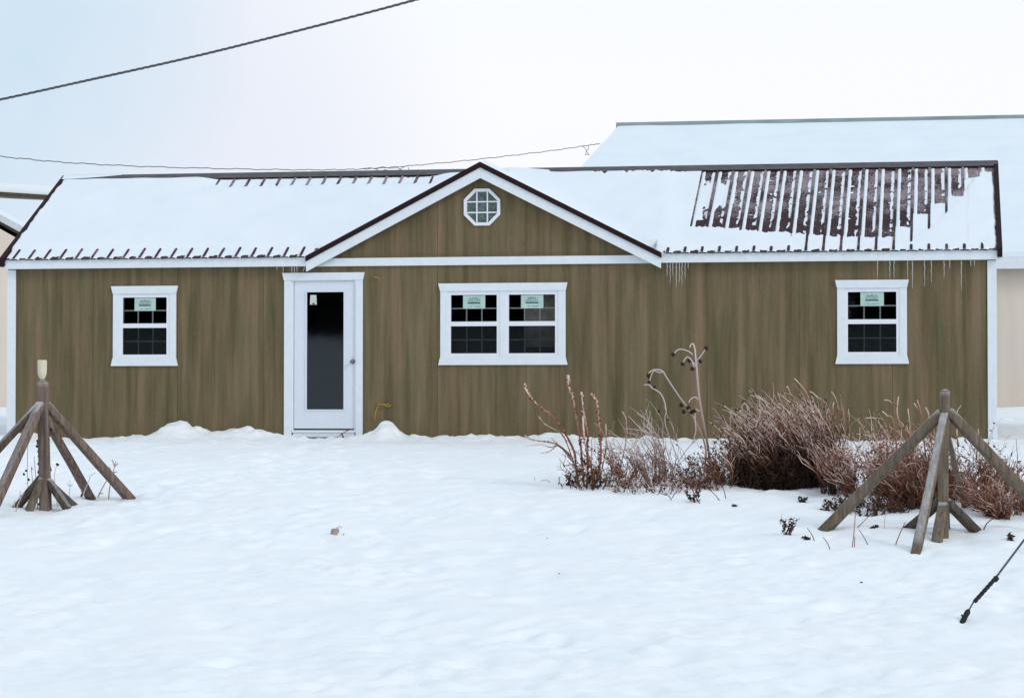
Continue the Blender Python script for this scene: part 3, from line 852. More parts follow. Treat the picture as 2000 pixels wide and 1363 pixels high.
# ------------------------------------------------------------------ small wires on and by the house
def wire(name, pts, r, m, label, cat, group=None, n=6):
    mb = MB(); mb.tube(pts, r, n=n); o = mb.build(name, m, smooth=True); recenter(o)
    return tag(o, label, cat, group)
pp = [(734, 822), (732, 816), (734, 803), (739, 792), (747, 789), (757, 794), (764, 792), (758, 789), (748, 790), (741, 789), (736, 790)]
wire('wire', [P(x, y, -.02 - .015*(i % 3)) for i, (x, y) in enumerate(pp)], .007, M_YEL, 'yellow curled cord end hanging on the siding above the snow heap beside the door', 'cord')
pp = [(731, 541), (735, 541.5), (739, 543), (742, 545)]
wire('wire', [P(x, y, -.03) for x, y in pp], .007, M_YEL, 'short yellow cord stub on the siding just right of the door head', 'cord')
pp = [(626, 864), (636, 861), (647, 860), (656, 856), (664, 850), (670, 845), (678, 841), (686, 838), (692, 837)]
pts = []
for i, (x, y) in enumerate(pp): pts.append(P(x, y, -.55 + .06*i))
wire('power_cord', pts, .006, M_RED, 'thin reddish cord trailing from the door foot over the snow', 'cord')
wire('cord_clip', [P(667, 846, -.3), P(669, 850, -.3), P(672, 856, -.3)], .010, M_BLACK, 'small black clip hanging on the reddish cord at the door foot', 'clip')

# ------------------------------------------------------------------ icicles
def icicle(px, y0, y1, label, lean=0):
    a = P(px, y0 - 1, -.105); b_ = P(px + lean, y1, -.105)
    m_ = 9; pts = []; rr = []
    for i in range(m_):
        f = i/(m_-1); p = a.lerp(b_, f)
        p.x += .004*math.sin(i*2.1+px); pts.append(p); rr.append(.0046*(1-f)**.7*(1+.25*math.sin(i*2.7+px)) + .0018)
    mb = MB(); mb.tube(pts, rr, n=6); o = mb.build('icicle', M_ICE, smooth=True); recenter(o)
    tag(o, label, 'icicle', 'icicles hanging from the eave')
ORD = ['first', 'second', 'third', 'fourth', 'fifth', 'sixth', 'seventh', 'eighth']
for io, (px, y1, ln) in enumerate(((541, 527, 0), (553, 532, 0), (570, 533, 0), (575, 534, 0), (580, 533, 0), (595, 533, -3))):
    icicle(px, 521, y1, ORD[io] + ' from the left of the six short icicles hanging above the door', ln)
for io, (px, y1) in enumerate(((1303, 540), (1309, 555), (1314, 540), (1321, 562), (1327, 552), (1332, 560), (1338, 545), (1344, 526))):
    icicle(px, 513, y1, ORD[io] + ' from the left in the icicle cluster under the right foot of the front gable')
for io, (px, y1) in enumerate(((1714, 545), (1738, 547), (1746, 546), (1772.6, 546))):
    icicle(px, 509, y1, ORD[io] + ' from the left of the icicles ending at the head of the right window')
for io, (px, y1) in enumerate(((1782, 565), (1806, 561), (1819, 552), (1844, 545), (1855, 525), (1877.6, 568), (1896, 521), (1903, 519))):
    icicle(px, 509, y1, ORD[io] + ' from the left of the icicles between the right window and the house corner')

# ------------------------------------------------------------------ neighbouring buildings
# big tan building with a snow covered roof, behind to the right
YE = 12.0
pe = P(1980, 503, YE); ze = pe.z
nA, nB = ray(1207, 240), ray(1127, 333)
nn = nA.cross(nB); sl_ = -nn.y/nn.z                     # slope of the rake in a plane of constant X
lo_, hi_ = 1., 60.
for _ in range(60):
    md = (lo_+hi_)/2; q = P(1207, 240, YE+md)
    if q.z - ze > sl_*md: lo_ = md
    else: hi_ = md
    if md > 59: break
run = lo_ if abs(P(1207, 240, YE+lo_).z - ze - sl_*lo_) < .2 else 16
# solve directly
best = min((abs(P(1207, 240, YE+.05*i).z - ze - sl_*.05*i), .05*i) for i in range(60, 900)); run = best[1]
pr = P(1207, 240, YE+run)
bx0 = pr.x; bx1 = bx0 + 34; zr = pr.z; yr = YE + run; yb = YE + 2*run
barn = empty('pole_building', ((bx0+bx1)/2, yr, .4))
tag(barn, 'large tan steel building with a tall snow covered roof behind the house on the right', 'building')
def gable_walls(x0, x1, y0, y1, z0, zev, zrd, par, m_):
    mb = MB()
    ym = (y0+y1)/2
    mb.add([(x0,y0,z0),(x1,y0,z0),(x1,y0,zev),(x0,y0,zev)], [(0,1,2,3)])
    mb.add([(x0,y1,z0),(x1,y1,z0),(x1,y1,zev),(x0,y1,zev)], [(3,2,1,0)])
    for xx in (x0, x1): mb.add([(xx,y0,z0),(xx,y1,z0),(xx,y1,zev),(xx,ym,zrd),(xx,y0,zev)], [(0,1,2,3,4)])
    return mb.build('wall', m_, par)
gable_walls(bx0+.25, bx1-.25, YE+.25, yb-.25, -.2, ze-.1, zr-.15, barn, M_TAN)
def roof_slab(x0, x1, y0, y1, z0, zr_, th, nx_, ny_, name, m_, par, rough=0, lift=0):
    mb = MB(); ym = (y0+y1)/2
    for a_, b_ in ((y0, ym), (y1, ym)):
        vs_ = []; 
        for j in range(ny_+1):
            for i in range(nx_+1):
                x = x0+(x1-x0)*i/nx_; f = j/ny_; y = a_+(b_-a_)*f
                z = z0+(zr_-z0)*f + lift + rough*mn.noise(Vector((x*.8, y*.8, 2)))*min(1, 6*f, 6*(1-f)+.4)
                vs_.append((x, y, z))
        fs_ = [(j*(nx_+1)+i, j*(nx_+1)+i+1, (j+1)*(nx_+1)+i+1, (j+1)*(nx_+1)+i) for j in range(ny_) for i in range(nx_)]
        mb.add(vs_, fs_)
        mb.add([(x0,a_,z0-th),(x1,a_,z0-th),(x1,a_,z0+lift),(x0,a_,z0+lift)], [(0,1,2,3)])
        for xx in (x0, x1): mb.add([(xx,a_,z0-th),(xx,b_,zr_-th),(xx,b_,zr_+lift),(xx,a_,z0+lift)], [(0,1,2,3)])
    return mb.build(name, m_, par, smooth=False)
br = roof_slab(bx0, bx1, YE, yb, ze-.02, zr-.16, .16, 1, 1, 'roof', M_GREEN, barn)
roof_slab(bx0+.03, bx1-.03, YE-.02, yb+.02, ze+.004, zr-.155, -.0, 120, 60, 'snow_cover', M_BSNOW, br, rough=.05, lift=.10)
mb = MB(); mb.box(bx0+.02, bx1-.02, YE-.05, YE-.005, ze-.20, ze+.0); mb.build('fascia', M_TRIM, barn)
mb = MB()
mb.prism([(bx0-.02, zr-.16), (bx1+.02, zr-.16), (bx1+.02, zr-.02), (bx0-.02, zr-.02)], yr-.22, yr+.22); mb.build('ridge_cap', M_GREEN, br)

# tan building at the far left, its gable end towards the camera
YB = 14.0
RA = R(24); Q0 = P(0, 436, YB); E_ = Vector((math.cos(RA), math.sin(RA), 0)); N_ = Vector((-math.sin(RA), math.cos(RA), 0))
def onshed(px, py):
    d = ray(px, py); t_ = (Q0-CAM).dot(N_)/d.dot(N_); p = CAM + d*t_
    return (p-Q0).dot(E_), p.z
q0 = onshed(0, 438); q1 = onshed(42, 461)
sB = (q1[1]-q0[1])/(q1[0]-q0[0])
xe = onshed(128, 500)[0]; zeB = q0[1] + sB*(xe-q0[0]); xm = xe - 7.0; zm = q0[1] + sB*(xm-q0[0]); xw = 2*xm-xe
shed = empty('gabled_building', Q0 + E_*xm - Vector((0, 0, Q0.z-.4)))
tag(shed, 'tan steel building with a grey trimmed gable end at the left edge of the photo', 'building')
def rot(mb_):
    mb_.v = [tuple(Vector((Q0.x, Q0.y, 0)) + E_*x + N_*y + Vector((0, 0, z))) for x, y, z in mb_.v]; return mb_
mb = MB(); mb.prism([(xw+.2, -.2), (xe-.2, -.2), (xe-.2, zeB), (xm, zm), (xw+.2, zeB)], 0, 12); rot(mb).build('wall', M_TAN, shed)
def chevron(o0, th, y0, y1):
    m_ = MB(); ex = .15
    m_.prism([(xw-ex, zeB+sB*ex+o0), (xm, zm+o0), (xe+ex, zeB+sB*ex+o0), (xe+ex, zeB+sB*ex+o0+th), (xm, zm+o0+th), (xw-ex, zeB+sB*ex+o0+th)], y0, y1); return rot(m_)
rf_ = chevron(0, .05, -.03, 12.1).build('roof', M_OLIVE, shed)
chevron(.053, .13, -.06, 12.08).build('rake_trim', M_GTRIM, shed)
chevron(.186, .10, -.05, 12.0).build('snow_cover', M_BSNOW, rf_)

# open-sided canopy far behind on the left: snow on the roof, dark olive fascia
def CP(px, py, d):
    r_ = ray(px, py); return CAM + r_*(d/F)
dl = lambda px: 70/(1-1.53e-4*px)
a = CP(-260, 382-16.3, dl(-260)); b_ = CP(330, 382+20.7, dl(330))
zt_ = (a.z+b_.z)/2; a.z = b_.z = zt_
u = (b_-a).normalized(); v = Vector((-u.y, u.x, 0)) * 9.0
can = empty('open_canopy', ((a+b_)/2 + v/2) - Vector((0, 0, zt_-.4)))
tag(can, 'distant open canopy with snow on top and dark olive fascia beside the left roof end', 'canopy')
TILT = .086
def quadbox(m_, A, B, V, z0, z1):
    c_ = [A, B, B+V, A+V]; dz = [0, 0, V.length*TILT, V.length*TILT]
    m_.add([(p.x, p.y, z0+q) for p, q in zip(c_, dz)]+[(p.x, p.y, z1+q) for p, q in zip(c_, dz)], [(0,3,2,1),(4,5,6,7),(0,1,5,4),(1,2,6,5),(2,3,7,6),(3,0,4,7)])
m_ = MB(); quadbox(m_, a, b_, v, zt_, zt_+.08); quadbox(m_, a - v*.004, b_ - v*.004, v*.004, zt_-.02, zt_+.10); m_.build('roof', M_OLIVE, can)
m_ = MB(); quadbox(m_, a+u*.05+v*.005, b_-u*.05+v*.005, v*.98, zt_+.102, zt_+.36); m_.build('snow_cover', M_BSNOW, can)
for s_ in (0, 1):
    for k in range(2 if s_ == 0 else 1):
        p = (a if s_ == 0 else b_) + (u*.1 if s_ == 0 else -u*.3) + v*(.05 + .9*k)
        m_ = MB(); m_.box(p.x-.1, p.x+.1, p.y-.1, p.y+.1, .2, zt_-.02+k*.6); m_.build('post', M_GTRIM, can)

# treeline on the rise behind the viewer (seen only as a dark reflection in the glass)
tr = MB()
for i in range(420):
    x = rnd.uniform(-70, 60); y = -97 + rnd.uniform(-8, 3) - 33*0
    h = rnd.uniform(4.0, 6.8); r0 = rnd.uniform(1.0, 1.9); zb = hz(x, y) - .3
    for q in range(3):
        zz = zb + h*(.05 + .3*q); rr = r0*(1-.27*q)
        vs_ = [(x+rr*math.cos(a_*math.pi/4)*rnd.uniform(.7, 1.1), y+rr*math.sin(a_*math.pi/4)*rnd.uniform(.7, 1.1), zz) for a_ in range(8)] + [(x, y, zz+h*.42)]
        tr.add(vs_, [(k, (k+1) % 8, 8) for k in range(8)])
o = tr.build('distant_wood', M_TREE); tag(o, 'dark wood on the rise behind the camera', 'wood', kind='stuff')

# ------------------------------------------------------------------ overhead cables
def cable_pts(ctrl, n):
    """smooth curve through control pixels+depth planes"""
    out_ = []
    C = [P(*c) for c in ctrl]
    C = [C[0]*2-C[1]] + C + [C[-1]*2-C[-2]]
    for i in range(1, len(C)-2):
        for k in range(n):
            t_ = k/n; a0, a1, a2, a3 = C[i-1], C[i], C[i+1], C[i+2]
            out_.append(.5*((2*a1)+(a2-a0)*t_+(2*a0-5*a1+4*a2-a3)*t_*t_+(3*a1-a0-3*a2+a3)*t_**3))
    out_.append(C[-2]); return out_
big = cable_pts([(-1100, 405, -12), (-260, 249, -12), (0, 195, -12), (200, 151, -12), (400, 106, -12), (600, 56, -12), (820, -2, -12), (1000, -54, -12), (1700, -258, -12), (2500, -515, -12)], 60)
mb = MB()
for ph in (0, math.pi*2/3, math.pi*4/3):
    pts = []
    for i, p in enumerate(big):
        a_ = ph + i*.55
        pts.append(p + Vector((0, math.cos(a_), math.sin(a_)))*.0065)
    mb.tube(pts, .0062, n=5)
o = mb.build('overhead_cable', M_WIRE, smooth=True); recenter(o)
tag(o, 'thick twisted overhead cable crossing the upper left sky', 'cable')
qa = P(1168, 281, YE + 4)
# depth at which the rake is met
ymeet = min((abs(PX(1168, 284, bx0).z - 0), 0) for _ in (0,))
rk = PX(1172, 281, bx0)
YM = rk.y
ctrl = [(-150, 296), (0, 306), (120, 317), (270, 325), (450, 330), (600, 332), (690, 331), (735, 329), (790, 325), (900, 315), (1000, 304), (1090, 293), (1150, 284), (1172, 281)]
thin = cable_pts([(x, y, 6 + (YM-.1-6)*max(0, x+150)/1322) for x, y in ctrl], 30)
mb = MB(); mb.tube([p + Vector((0, 0, .004*math.sin(i*1.3) + .006*math.sin(i*.47))) for i, p in enumerate(thin)], .0095, n=5)
def yat(x): return 6 + (YM-.1-6)*max(0, x+150)/1322
for loop in ([(705, 330), (722, 328), (735, 331), (742, 335), (752, 332), (764, 334), (775, 337), (781, 331), (790, 326)],
             [(735, 329), (748, 326), (760, 329), (776, 328), (784, 332), (793, 338), (799, 334), (797, 327)],
             [(1137, 286), (1143, 290), (1147, 299), (1151, 303)], [(1149, 284), (1150, 290), (1145, 297), (1143, 303), (1150, 302)]):
    mb.tube([P(x, y, yat(x)) for x, y in loop], .0075, n=5)
o = mb.build('overhead_wire', M_WIRE2, smooth=True); recenter(o)
tag(o, 'thin frosted overhead wire with tangled splices running to the big tan building', 'wire')

# ------------------------------------------------------------------ braced timber posts
def timber_bar(a, b_, w0, w1, seed, n=14, flat=.8, m=10):
    """a tapered, slightly crooked squared-off timber"""
    a, b_ = Vector(a), Vector(b_); d = (b_-a); L_ = d.length; d.normalize()
    u_ = d.cross(Vector((0, 0, 1)));
    if u_.length < .2: u_ = Vector((1, 0, 0))
    u_.normalize(); v_ = u_.cross(d)
    vs_ = []; rr_ = random.Random(seed)
    bend = [rr_.uniform(-.007, .007)*L_ for _ in range(2)]
    for i in range(m+1):
        f = i/m; c_ = a + d*L_*f + u_*bend[0]*math.sin(math.pi*f) + v_*bend[1]*math.sin(math.pi*f)
        wd = (w0+(w1-w0)*f)
        for k in range(n):
            an = 2*math.pi*k/n; cs, sn = math.cos(an), math.sin(an)
            e_ = .42
            px_ = math.copysign(abs(cs)**e_, cs)*wd*.5; pz_ = math.copysign(abs(sn)**e_, sn)*wd*.5*flat
            j = 1 + .06*mn.noise(Vector((k*1.7+seed, i*.6, seed)))
            vs_.append(c_ + (u_*px_ + v_*pz_)*j)
    fs_ = [(i*n+k, i*n+(k+1) % n, (i+1)*n+(k+1) % n, (i+1)*n+k) for i in range(m) for k in range(n)]
    fs_ += [tuple(range(n-1, -1, -1)), tuple(m*n+k for k in range(n))]
    return vs_, fs_
def brace_struct(name, label, basepx, top_px, jz_px, long_feet, low_px, short_feet, postw, bw, m_long, m_short, m_post, seed, cap=False):
    base = ghit(*basepx)
    root = empty(name, base)
    tag(root, label, 'braced post', 'braced timber posts in the yard')
    top = P(top_px[0], top_px[1], base.y)
    mb = MB(); v_, f_ = timber_bar(base - Vector((0, 0, .15)), top, postw*1.08, postw, seed, flat=1.0); mb.add(v_, f_)
    # rounded top
    mb.blob(top - Vector((0, 0, .004)), postw*.47, n=12, rough=.05, sq=(1, 1, .55))
    mb.build('post', m_post, root, smooth=True)
    J = P(jz_px[0], jz_px[1], base.y)
    for i, (px, py, dx, wk) in enumerate(long_feet):
        ft = ghit(px, py); d = (ft-J).normalized()
        hd = Vector((d.x, d.y, 0)).normalized()
        st = J + hd*(postw*.35) + Vector((0, 0, dx))
        mb = MB(); v_, f_ = timber_bar(st, ft + d*.06, wk*.92, wk*1.05, seed+i+3); mb.add(v_, f_)
        mb.build('brace', m_long[i], root, smooth=True)
    K = P(low_px[0], low_px[1], base.y)
    for i, (px, py) in enumerate(short_feet):
        ft = ghit(px, py); d = (ft-K).normalized(); hd = Vector((d.x, d.y, 0)).normalized()
        st = K + hd*(postw*.3) + Vector((0, 0, -.02*i))
        mb = MB(); v_, f_ = timber_bar(st, ft + d*.05, bw*.85, bw*.9, seed+i+23); mb.add(v_, f_)
        mb.build('short_brace', m_short[i], root, smooth=True)
    return root, base, top
root_l, base_l, top_l = brace_struct('braced_post', 'reddish weathered post with timber braces and a cream container on top, left foreground',
    (90, 995), (83, 746), (84, 790), [(-128, 1012, 0, .10), (-22, 1012, .01, .105), (252, 972, .0, .11), (178, 974, -.14, .09)],
    (88, 930), [(34, 990), (58, 996), (131, 992), (140, 985)], .105, .105,
    [M_LOGD, M_LOG2, M_LOG2, M_LOG2], [M_LOGD, M_LOG, M_LOGD, M_LOGD], M_LOG2, 11)
root_r, base_r, top_r = brace_struct('braced_post', 'grey brown bare topped post with timber braces in front of the bushes, right foreground',
    (1843, 1048), (1846, 764), (1846, 806), [(1612, 1034, 0, .125), (2072, 1038, .01, .125), (1790, 1076, -.02, .085), (1884, 990, -.12, .05)],
    (1845, 975), [(1778, 1030), (1905, 1036), (1830, 1058), (1846, 1030)], .092, .108,
    [M_LOG, M_LOG, M_LOG, M_LOG], [M_LOGD, M_LOGD, M_LOG, M_LOGD], M_LOG, 31)
# cream container upside down on the left post
c0 = P(82.5, 741, base_l.y); h = (P(82.5, 703, base_l.y)-c0).z
mb = MB(); n = 20; prof = [(0.0, .022), (.06, .026), (.14, .034), (.28, .044), (.45, .047), (.75, .048), (.93, .049), (.97, .046), (1.0, .040), (.97, .034), (.6, .033)]
vs_ = []
for f, r_ in prof:
    for k in range(n):
        a_ = 2*math.pi*k/n; rr = r_*(1 + (.06 if k % 4 == 0 else 0))
        vs_.append((c0.x+rr*math.cos(a_), c0.y+rr*math.sin(a_), c0.z+h*f))
mb.add(vs_, [(i*n+k, i*n+(k+1) % n, (i+1)*n+(k+1) % n, (i+1)*n+k) for i in range(len(prof)-1) for k in range(n)] + [tuple(range(n-1, -1, -1))])
o = mb.build('container', M_CREAM, smooth=True); recenter(o)
tag(o, 'cream ribbed plastic container stuck upside down on the left post top', 'container')
# thin wires hanging down the left post
for i, (xa, ya, xb, yb_) in enumerate(((91, 800, 92, 915),)):
    wire('wire', [P(xa, ya, base_l.y-.07), P((xa+xb)/2+.4, (ya+yb_)/2, base_l.y-.075), P(xb, yb_, base_l.y-.07)], .004, M_WIRE2, 'thin pale wire hanging down the face of the left braced post', 'wire')

# ------------------------------------------------------------------ guy wire at the lower right
ga = ghit(1881, 1214)
def G(px, py): 
    p = P(px, py, ga.y); return Vector((p.x, p.y + (p.z-ga.z)*.25, p.z))
guy = empty('guy_wire', ga)
tag(guy, 'dark taut guy wire with a clamp and anchor rod rising from the snow, lower right', 'guy wire')
mb = MB(); pts = [G(1893, 1190), G(1905, 1170), G(1946, 1128), G(2000, 1058), G(2120, 903), G(2950, -170)]
mb.tube(pts, [.005, .0065, .008, .008, .008, .008], n=8); mb.build('cable', M_WIRE, guy, smooth=True)
mb = MB(); pts = [G(1903, 1176).lerp(G(1944, 1131), i/14) for i in range(15)]
mb.tube(pts, [.0135+.003*(i % 2) for i in range(15)], n=8); mb.build('grip', M_BLACK, guy, smooth=True)
mb = MB(); a_ = G(1946, 1131)
mb.blob(a_, .022, rough=.2, n=8); mb.build('clamp', M_BLACK, guy, smooth=True)
mb = MB(); pts = [G(1877, 1220), G(1881, 1212), G(1886, 1202), G(1890, 1195), G(1893, 1190)]
mb.tube(pts, [.020, .020, .019, .021, .010], n=10); 
mb.tube([G(1878, 1200), G(1881, 1205), G(1884, 1208)], .007, n=6)
mb.build('anchor_rod', M_BLACK, guy, smooth=True)

# ------------------------------------------------------------------ dry plants
def pxscale(p): return F / (p-CAM).dot(AX)
def poly3(pts, base, jit=.0):
    """photo-plane points of a stem, rooted at base: a plane of constant Y with a little wander"""
    out_ = []
    off = rnd.uniform(-1, 1)*jit
    for i, (x, y) in enumerate(pts):
        out_.append(P(x, y, base.y + off*i/len(pts)))
    return out_
def resample(pts, n):
    pts = [Vector(p) for p in pts]
    C = [pts[0]*2-pts[1]] + pts + [pts[-1]*2-pts[-2]]
    out_ = []
    for i in range(1, len(C)-2):
        for k in range(n):
            t_ = k/n; a0, a1, a2, a3 = C[i-1], C[i], C[i+1], C[i+2]
            out_.append(.5*((2*a1)+(a2-a0)*t_+(2*a0-5*a1+4*a2-a3)*t_*t_+(3*a1-a0-3*a2+a3)*t_**3))
    out_.append(pts[-1]); return out_
def grow(mb, p, d, L_, r0, f0, f1, lean=Vector((0, 0, 0)), seg=7, curl=.12, twigs=0, tl=.3, n=4, rr=rnd, leaf=None, leafp=0.0, droop=0.0, fexp=2.0):
    pts = [p.copy()]; q = p.copy(); d = d.normalized()
    for i in range(seg):
        f = i/seg
        d = (d + Vector((rr.gauss(0, curl), rr.gauss(0, curl), rr.gauss(0, curl*.5))) + lean*f*f - Vector((0, 0, droop*f*f))).normalized()
        q = q + d*(L_/seg); pts.append(q.copy())
        if twigs and i > 0 and rr.random() < twigs:
            td = (d + Vector((rr.gauss(0, .6), rr.gauss(0, .6), rr.uniform(-.1, .5)))).normalized()
            grow(mb, q, td, L_*tl*rr.uniform(.5, 1.2), r0*.7, f0+(f1-f0)*f*f, f0+(f1-f0)*min(1, f*f+.22), lean, seg=4, curl=curl*1.3, n=3, rr=rr, leaf=leaf, leafp=leafp*.5)
        if leaf is not None and rr.random() < leafp:
            s_ = rr.uniform(.012, .028); c_ = q + Vector((rr.gauss(0, .01), rr.gauss(0, .01), 0))
            e1 = Vector((rr.gauss(0, 1), rr.gauss(0, 1), rr.gauss(0, 1))).normalized(); e2 = e1.orthogonal().normalized()
            e3 = e1.cross(e2)
            leaf.add([c_-e1*s_, c_+e2*s_*.5+e3*s_*.25, c_+e1*s_, c_-e2*s_*.5+e3*s_*.3], [(0, 1, 2, 3)])
    m_ = len(pts)
    mb.tube(pts, [r0*(1-.55*i/(m_-1)) for i in range(m_)], n=n, at=[f0+(f1-f0)*(i/(m_-1))**fexp for i in range(m_)], cap=False)
    return pts
def clump(name, label, cat, c_px, wid, dep, N_, h0, h1, mat_, r0=.0032, f0=0., f1=.8, lean=(-.25, 0, 0), spread=.3, twigs=.4, tl=.3,
          leafp=0., seed=1, group=None, curl=.12, hfun=None, droop=0., y_off=0, leaf_mat=None, ffun=None, tufts=0, fexp=2.0, core=0):
    rr = random.Random(seed)
    b0 = ghit(*c_px); b0.y += y_off
    root = empty(name, (b0.x, b0.y, hz(b0.x, b0.y))); tag(root, label, cat, group)
    mb = MB(); lf = MB() if leafp > 0 else None
    for i in range(N_):
        if tufts:
            if i % max(1, N_//tufts) == 0:
                a_ = rr.uniform(0, 2*math.pi); q = math.sqrt(rr.random())
                tc_ = (q*math.cos(a_), q*math.sin(a_)); th_ = rr.uniform(.60, 1.12); tf_ = rr.uniform(.60, 1.15); tl_ = (rr.gauss(-.05, .16), rr.gauss(0, .1))
            ux = tc_[0] + rr.gauss(0, .07); uy = tc_[1] + rr.gauss(0, .07)
        else:
            a_ = rr.uniform(0, 2*math.pi); q = math.sqrt(rr.random())
            ux = q*math.cos(a_); uy = q*math.sin(a_); th_ = tf_ = 1; tl_ = (0, 0)
        x = b0.x + ux*wid*.5; y = b0.y + uy*dep*.5
        p = Vector((x, y, hz(x, y) - .02))
        hf = hfun(ux, uy) if hfun else (1-.45*q*q)
        L_ = rr.uniform(h0, h1)*hf*th_
        d = Vector((ux*spread + tl_[0] + rr.gauss(0, .09), uy*spread + tl_[1] + rr.gauss(0, .09), 1))
        ff1 = f1*tf_*rr.uniform(.8, 1.12)
        grow(mb, p, d, L_, r0*rr.choice((.6, .75, .9, 1.1, 1.6)), f0 + rr.uniform(-.05, .1), ff1, Vector(lean), twigs=twigs, tl=tl, rr=rr, leaf=lf, leafp=leafp, curl=curl, droop=droop, fexp=fexp)
    for i in range(core):
        a_ = rr.uniform(0, 2*math.pi); q = math.sqrt(rr.random())*.88; ux = q*math.cos(a_); uy = q*math.sin(a_)
        x = b0.x + ux*wid*.5; y = b0.y + uy*dep*.5
        grow(mb, Vector((x, y, hz(x, y)-.02)), Vector((ux*.2+rr.gauss(0, .15), uy*.2, 1)), rr.uniform(h0*.45, h0*1.0)*(hfun(ux, uy) if hfun else 1), r0*.9, f0, .22, Vector((0, 0, 0)), twigs=.7, tl=.35, rr=rr, leaf=lf, leafp=leafp, curl=.2)
    mb.build('stems', mat_, root)
    if lf and lf.v: lf.build('leaves', leaf_mat or M_LEAF, root)
    return root
GRP = 'dead frosted plants in front of the house'
z3 = lambda L_: [(1000+x/3.684, 640+y/3.684) for x, y in L_]
# a) tall rough seed stalks on the left of the bed
b0 = ghit(1150, 952)
st = empty('seed_stalk_plant', b0)
tag(st, 'dead plant of thick knobbly seed stalks at the left end of the bed', 'dead plant', GRP)
sm_, pm = MB(), MB()
stalks = [[(480, 1140), (460, 1000), (450, 900), (400, 790), (340, 690), (290, 630), (230, 590), (180, 550), (140, 505), (115, 470), (95, 430), (92, 400)],
          [(520, 1150), (505, 1000), (498, 880), (485, 780), (460, 620), (445, 540), (430, 480), (410, 420), (407, 340)],
          [(535, 1160), (545, 1000), (540, 880), (545, 780), (535, 700), (515, 600), (508, 530), (500, 470)],
          [(610, 1110), (630, 1000), (640, 900), (635, 820), (632, 760), (625, 680), (620, 600), (610, 530), (590, 500), (570, 480)],
          [(575, 1160), (580, 1050), (545, 900), (520, 800), (510, 640)],
          [(480, 1080), (420, 900), (380, 800), (340, 750), (240, 695), (210, 660), (185, 635)],
          [(470, 1050), (430, 950), (350, 860), (280, 790)],
          [(440, 940), (360, 860), (280, 825), (180, 812), (120, 795), (90, 770)],
          [(430, 930), (330, 850), (280, 860), (200, 840), (90, 855)],
          [(430, 960), (340, 850), (270, 890), (215, 900)],
          [(500, 1050), (440, 985), (380, 990), (340, 940)],
          [(760, 1120), (790, 960), (815, 850), (820, 780), (825, 680), (810, 630), (795, 605)],
          [(640, 1060), (670, 900), (678, 780), (675, 690)],
          [(600, 1100), (560, 990), (450, 995), (400, 960)],
          [(520, 1000), (430, 950), (400, 930), (360, 910)]]
for si, s_ in enumerate(stalks):
    pts = resample(poly3(z3(s_), b0, .25), 5)
    thick_ = .0135 if si < 5 else (.0075 if si < 8 else .006)
    m_ = len(pts)
    sm_.tube(pts, [thick_*(1-.35*i/m_)*rnd.uniform(.85, 1.15) for i in range(m_)], n=6, at=[.15 + .75*(i/m_)**1.5 for i in range(m_)])
    for i in range(int(m_*.3), m_):
        for _ in range(2 if si < 8 else 1):
            p = pts[i] + Vector((rnd.gauss(0, 1), rnd.gauss(0, 1), rnd.gauss(0, .6))).normalized()*thick_*1.2
            pm.blob(p, thick_*rnd.uniform(.5, .95), at=rnd.uniform(.1, .75)*(i/m_), n=5)
sm_.add(pm.v, pm.f, pm.a); sm_.build('stems', M_STEM, st)
# low tangle between the stalks
clump('dead_bush', 'low reddish tangle of dead stems between the knobbly stalks and pale bush', 'dead plant', (1185, 945), .75, .8, 60, .22, .58, M_STEM, r0=.0055, f1=.55, f0=.15,
      lean=(-.1, 0, 0), spread=.6, twigs=.5, tl=.45, leafp=.25, seed=4, group=GRP, curl=.25)
clump('dead_bush', 'dark stubble of short stems around the foot of the knobbly stalks', 'dead plant', (1145, 950), .55, .5, 34, .15, .42, M_STEM, r0=.0062, f1=.35, f0=.0,
      lean=(-.15, 0, 0), spread=.45, twigs=.5, tl=.4, leafp=.35, seed=14, group=GRP, curl=.2)
# b) pale frosted bush
clump('dead_bush', 'airy pale frosted bush under the arching flower stem', 'dead plant', (1290, 940), .35, .4, 70, .55, .88, M_STEMP, r0=.0052, f1=1.2, f0=.12,
      lean=(-.32, 0, -.1), spread=.42, twigs=.55, tl=.35, leafp=.02, seed=5, tufts=14, group=GRP, curl=.12, droop=.12)
clump('dead_bush', 'flattened reddish mat of dead stems below the pale frosted bush', 'dead plant', (1290, 958), .95, .7, 110, .12, .34, M_STEM, f1=.62, f0=.15,
      lean=(-.2, 0, -.1), spread=1.1, twigs=.5, tl=.5, leafp=.2, seed=6, group=GRP, curl=.3)
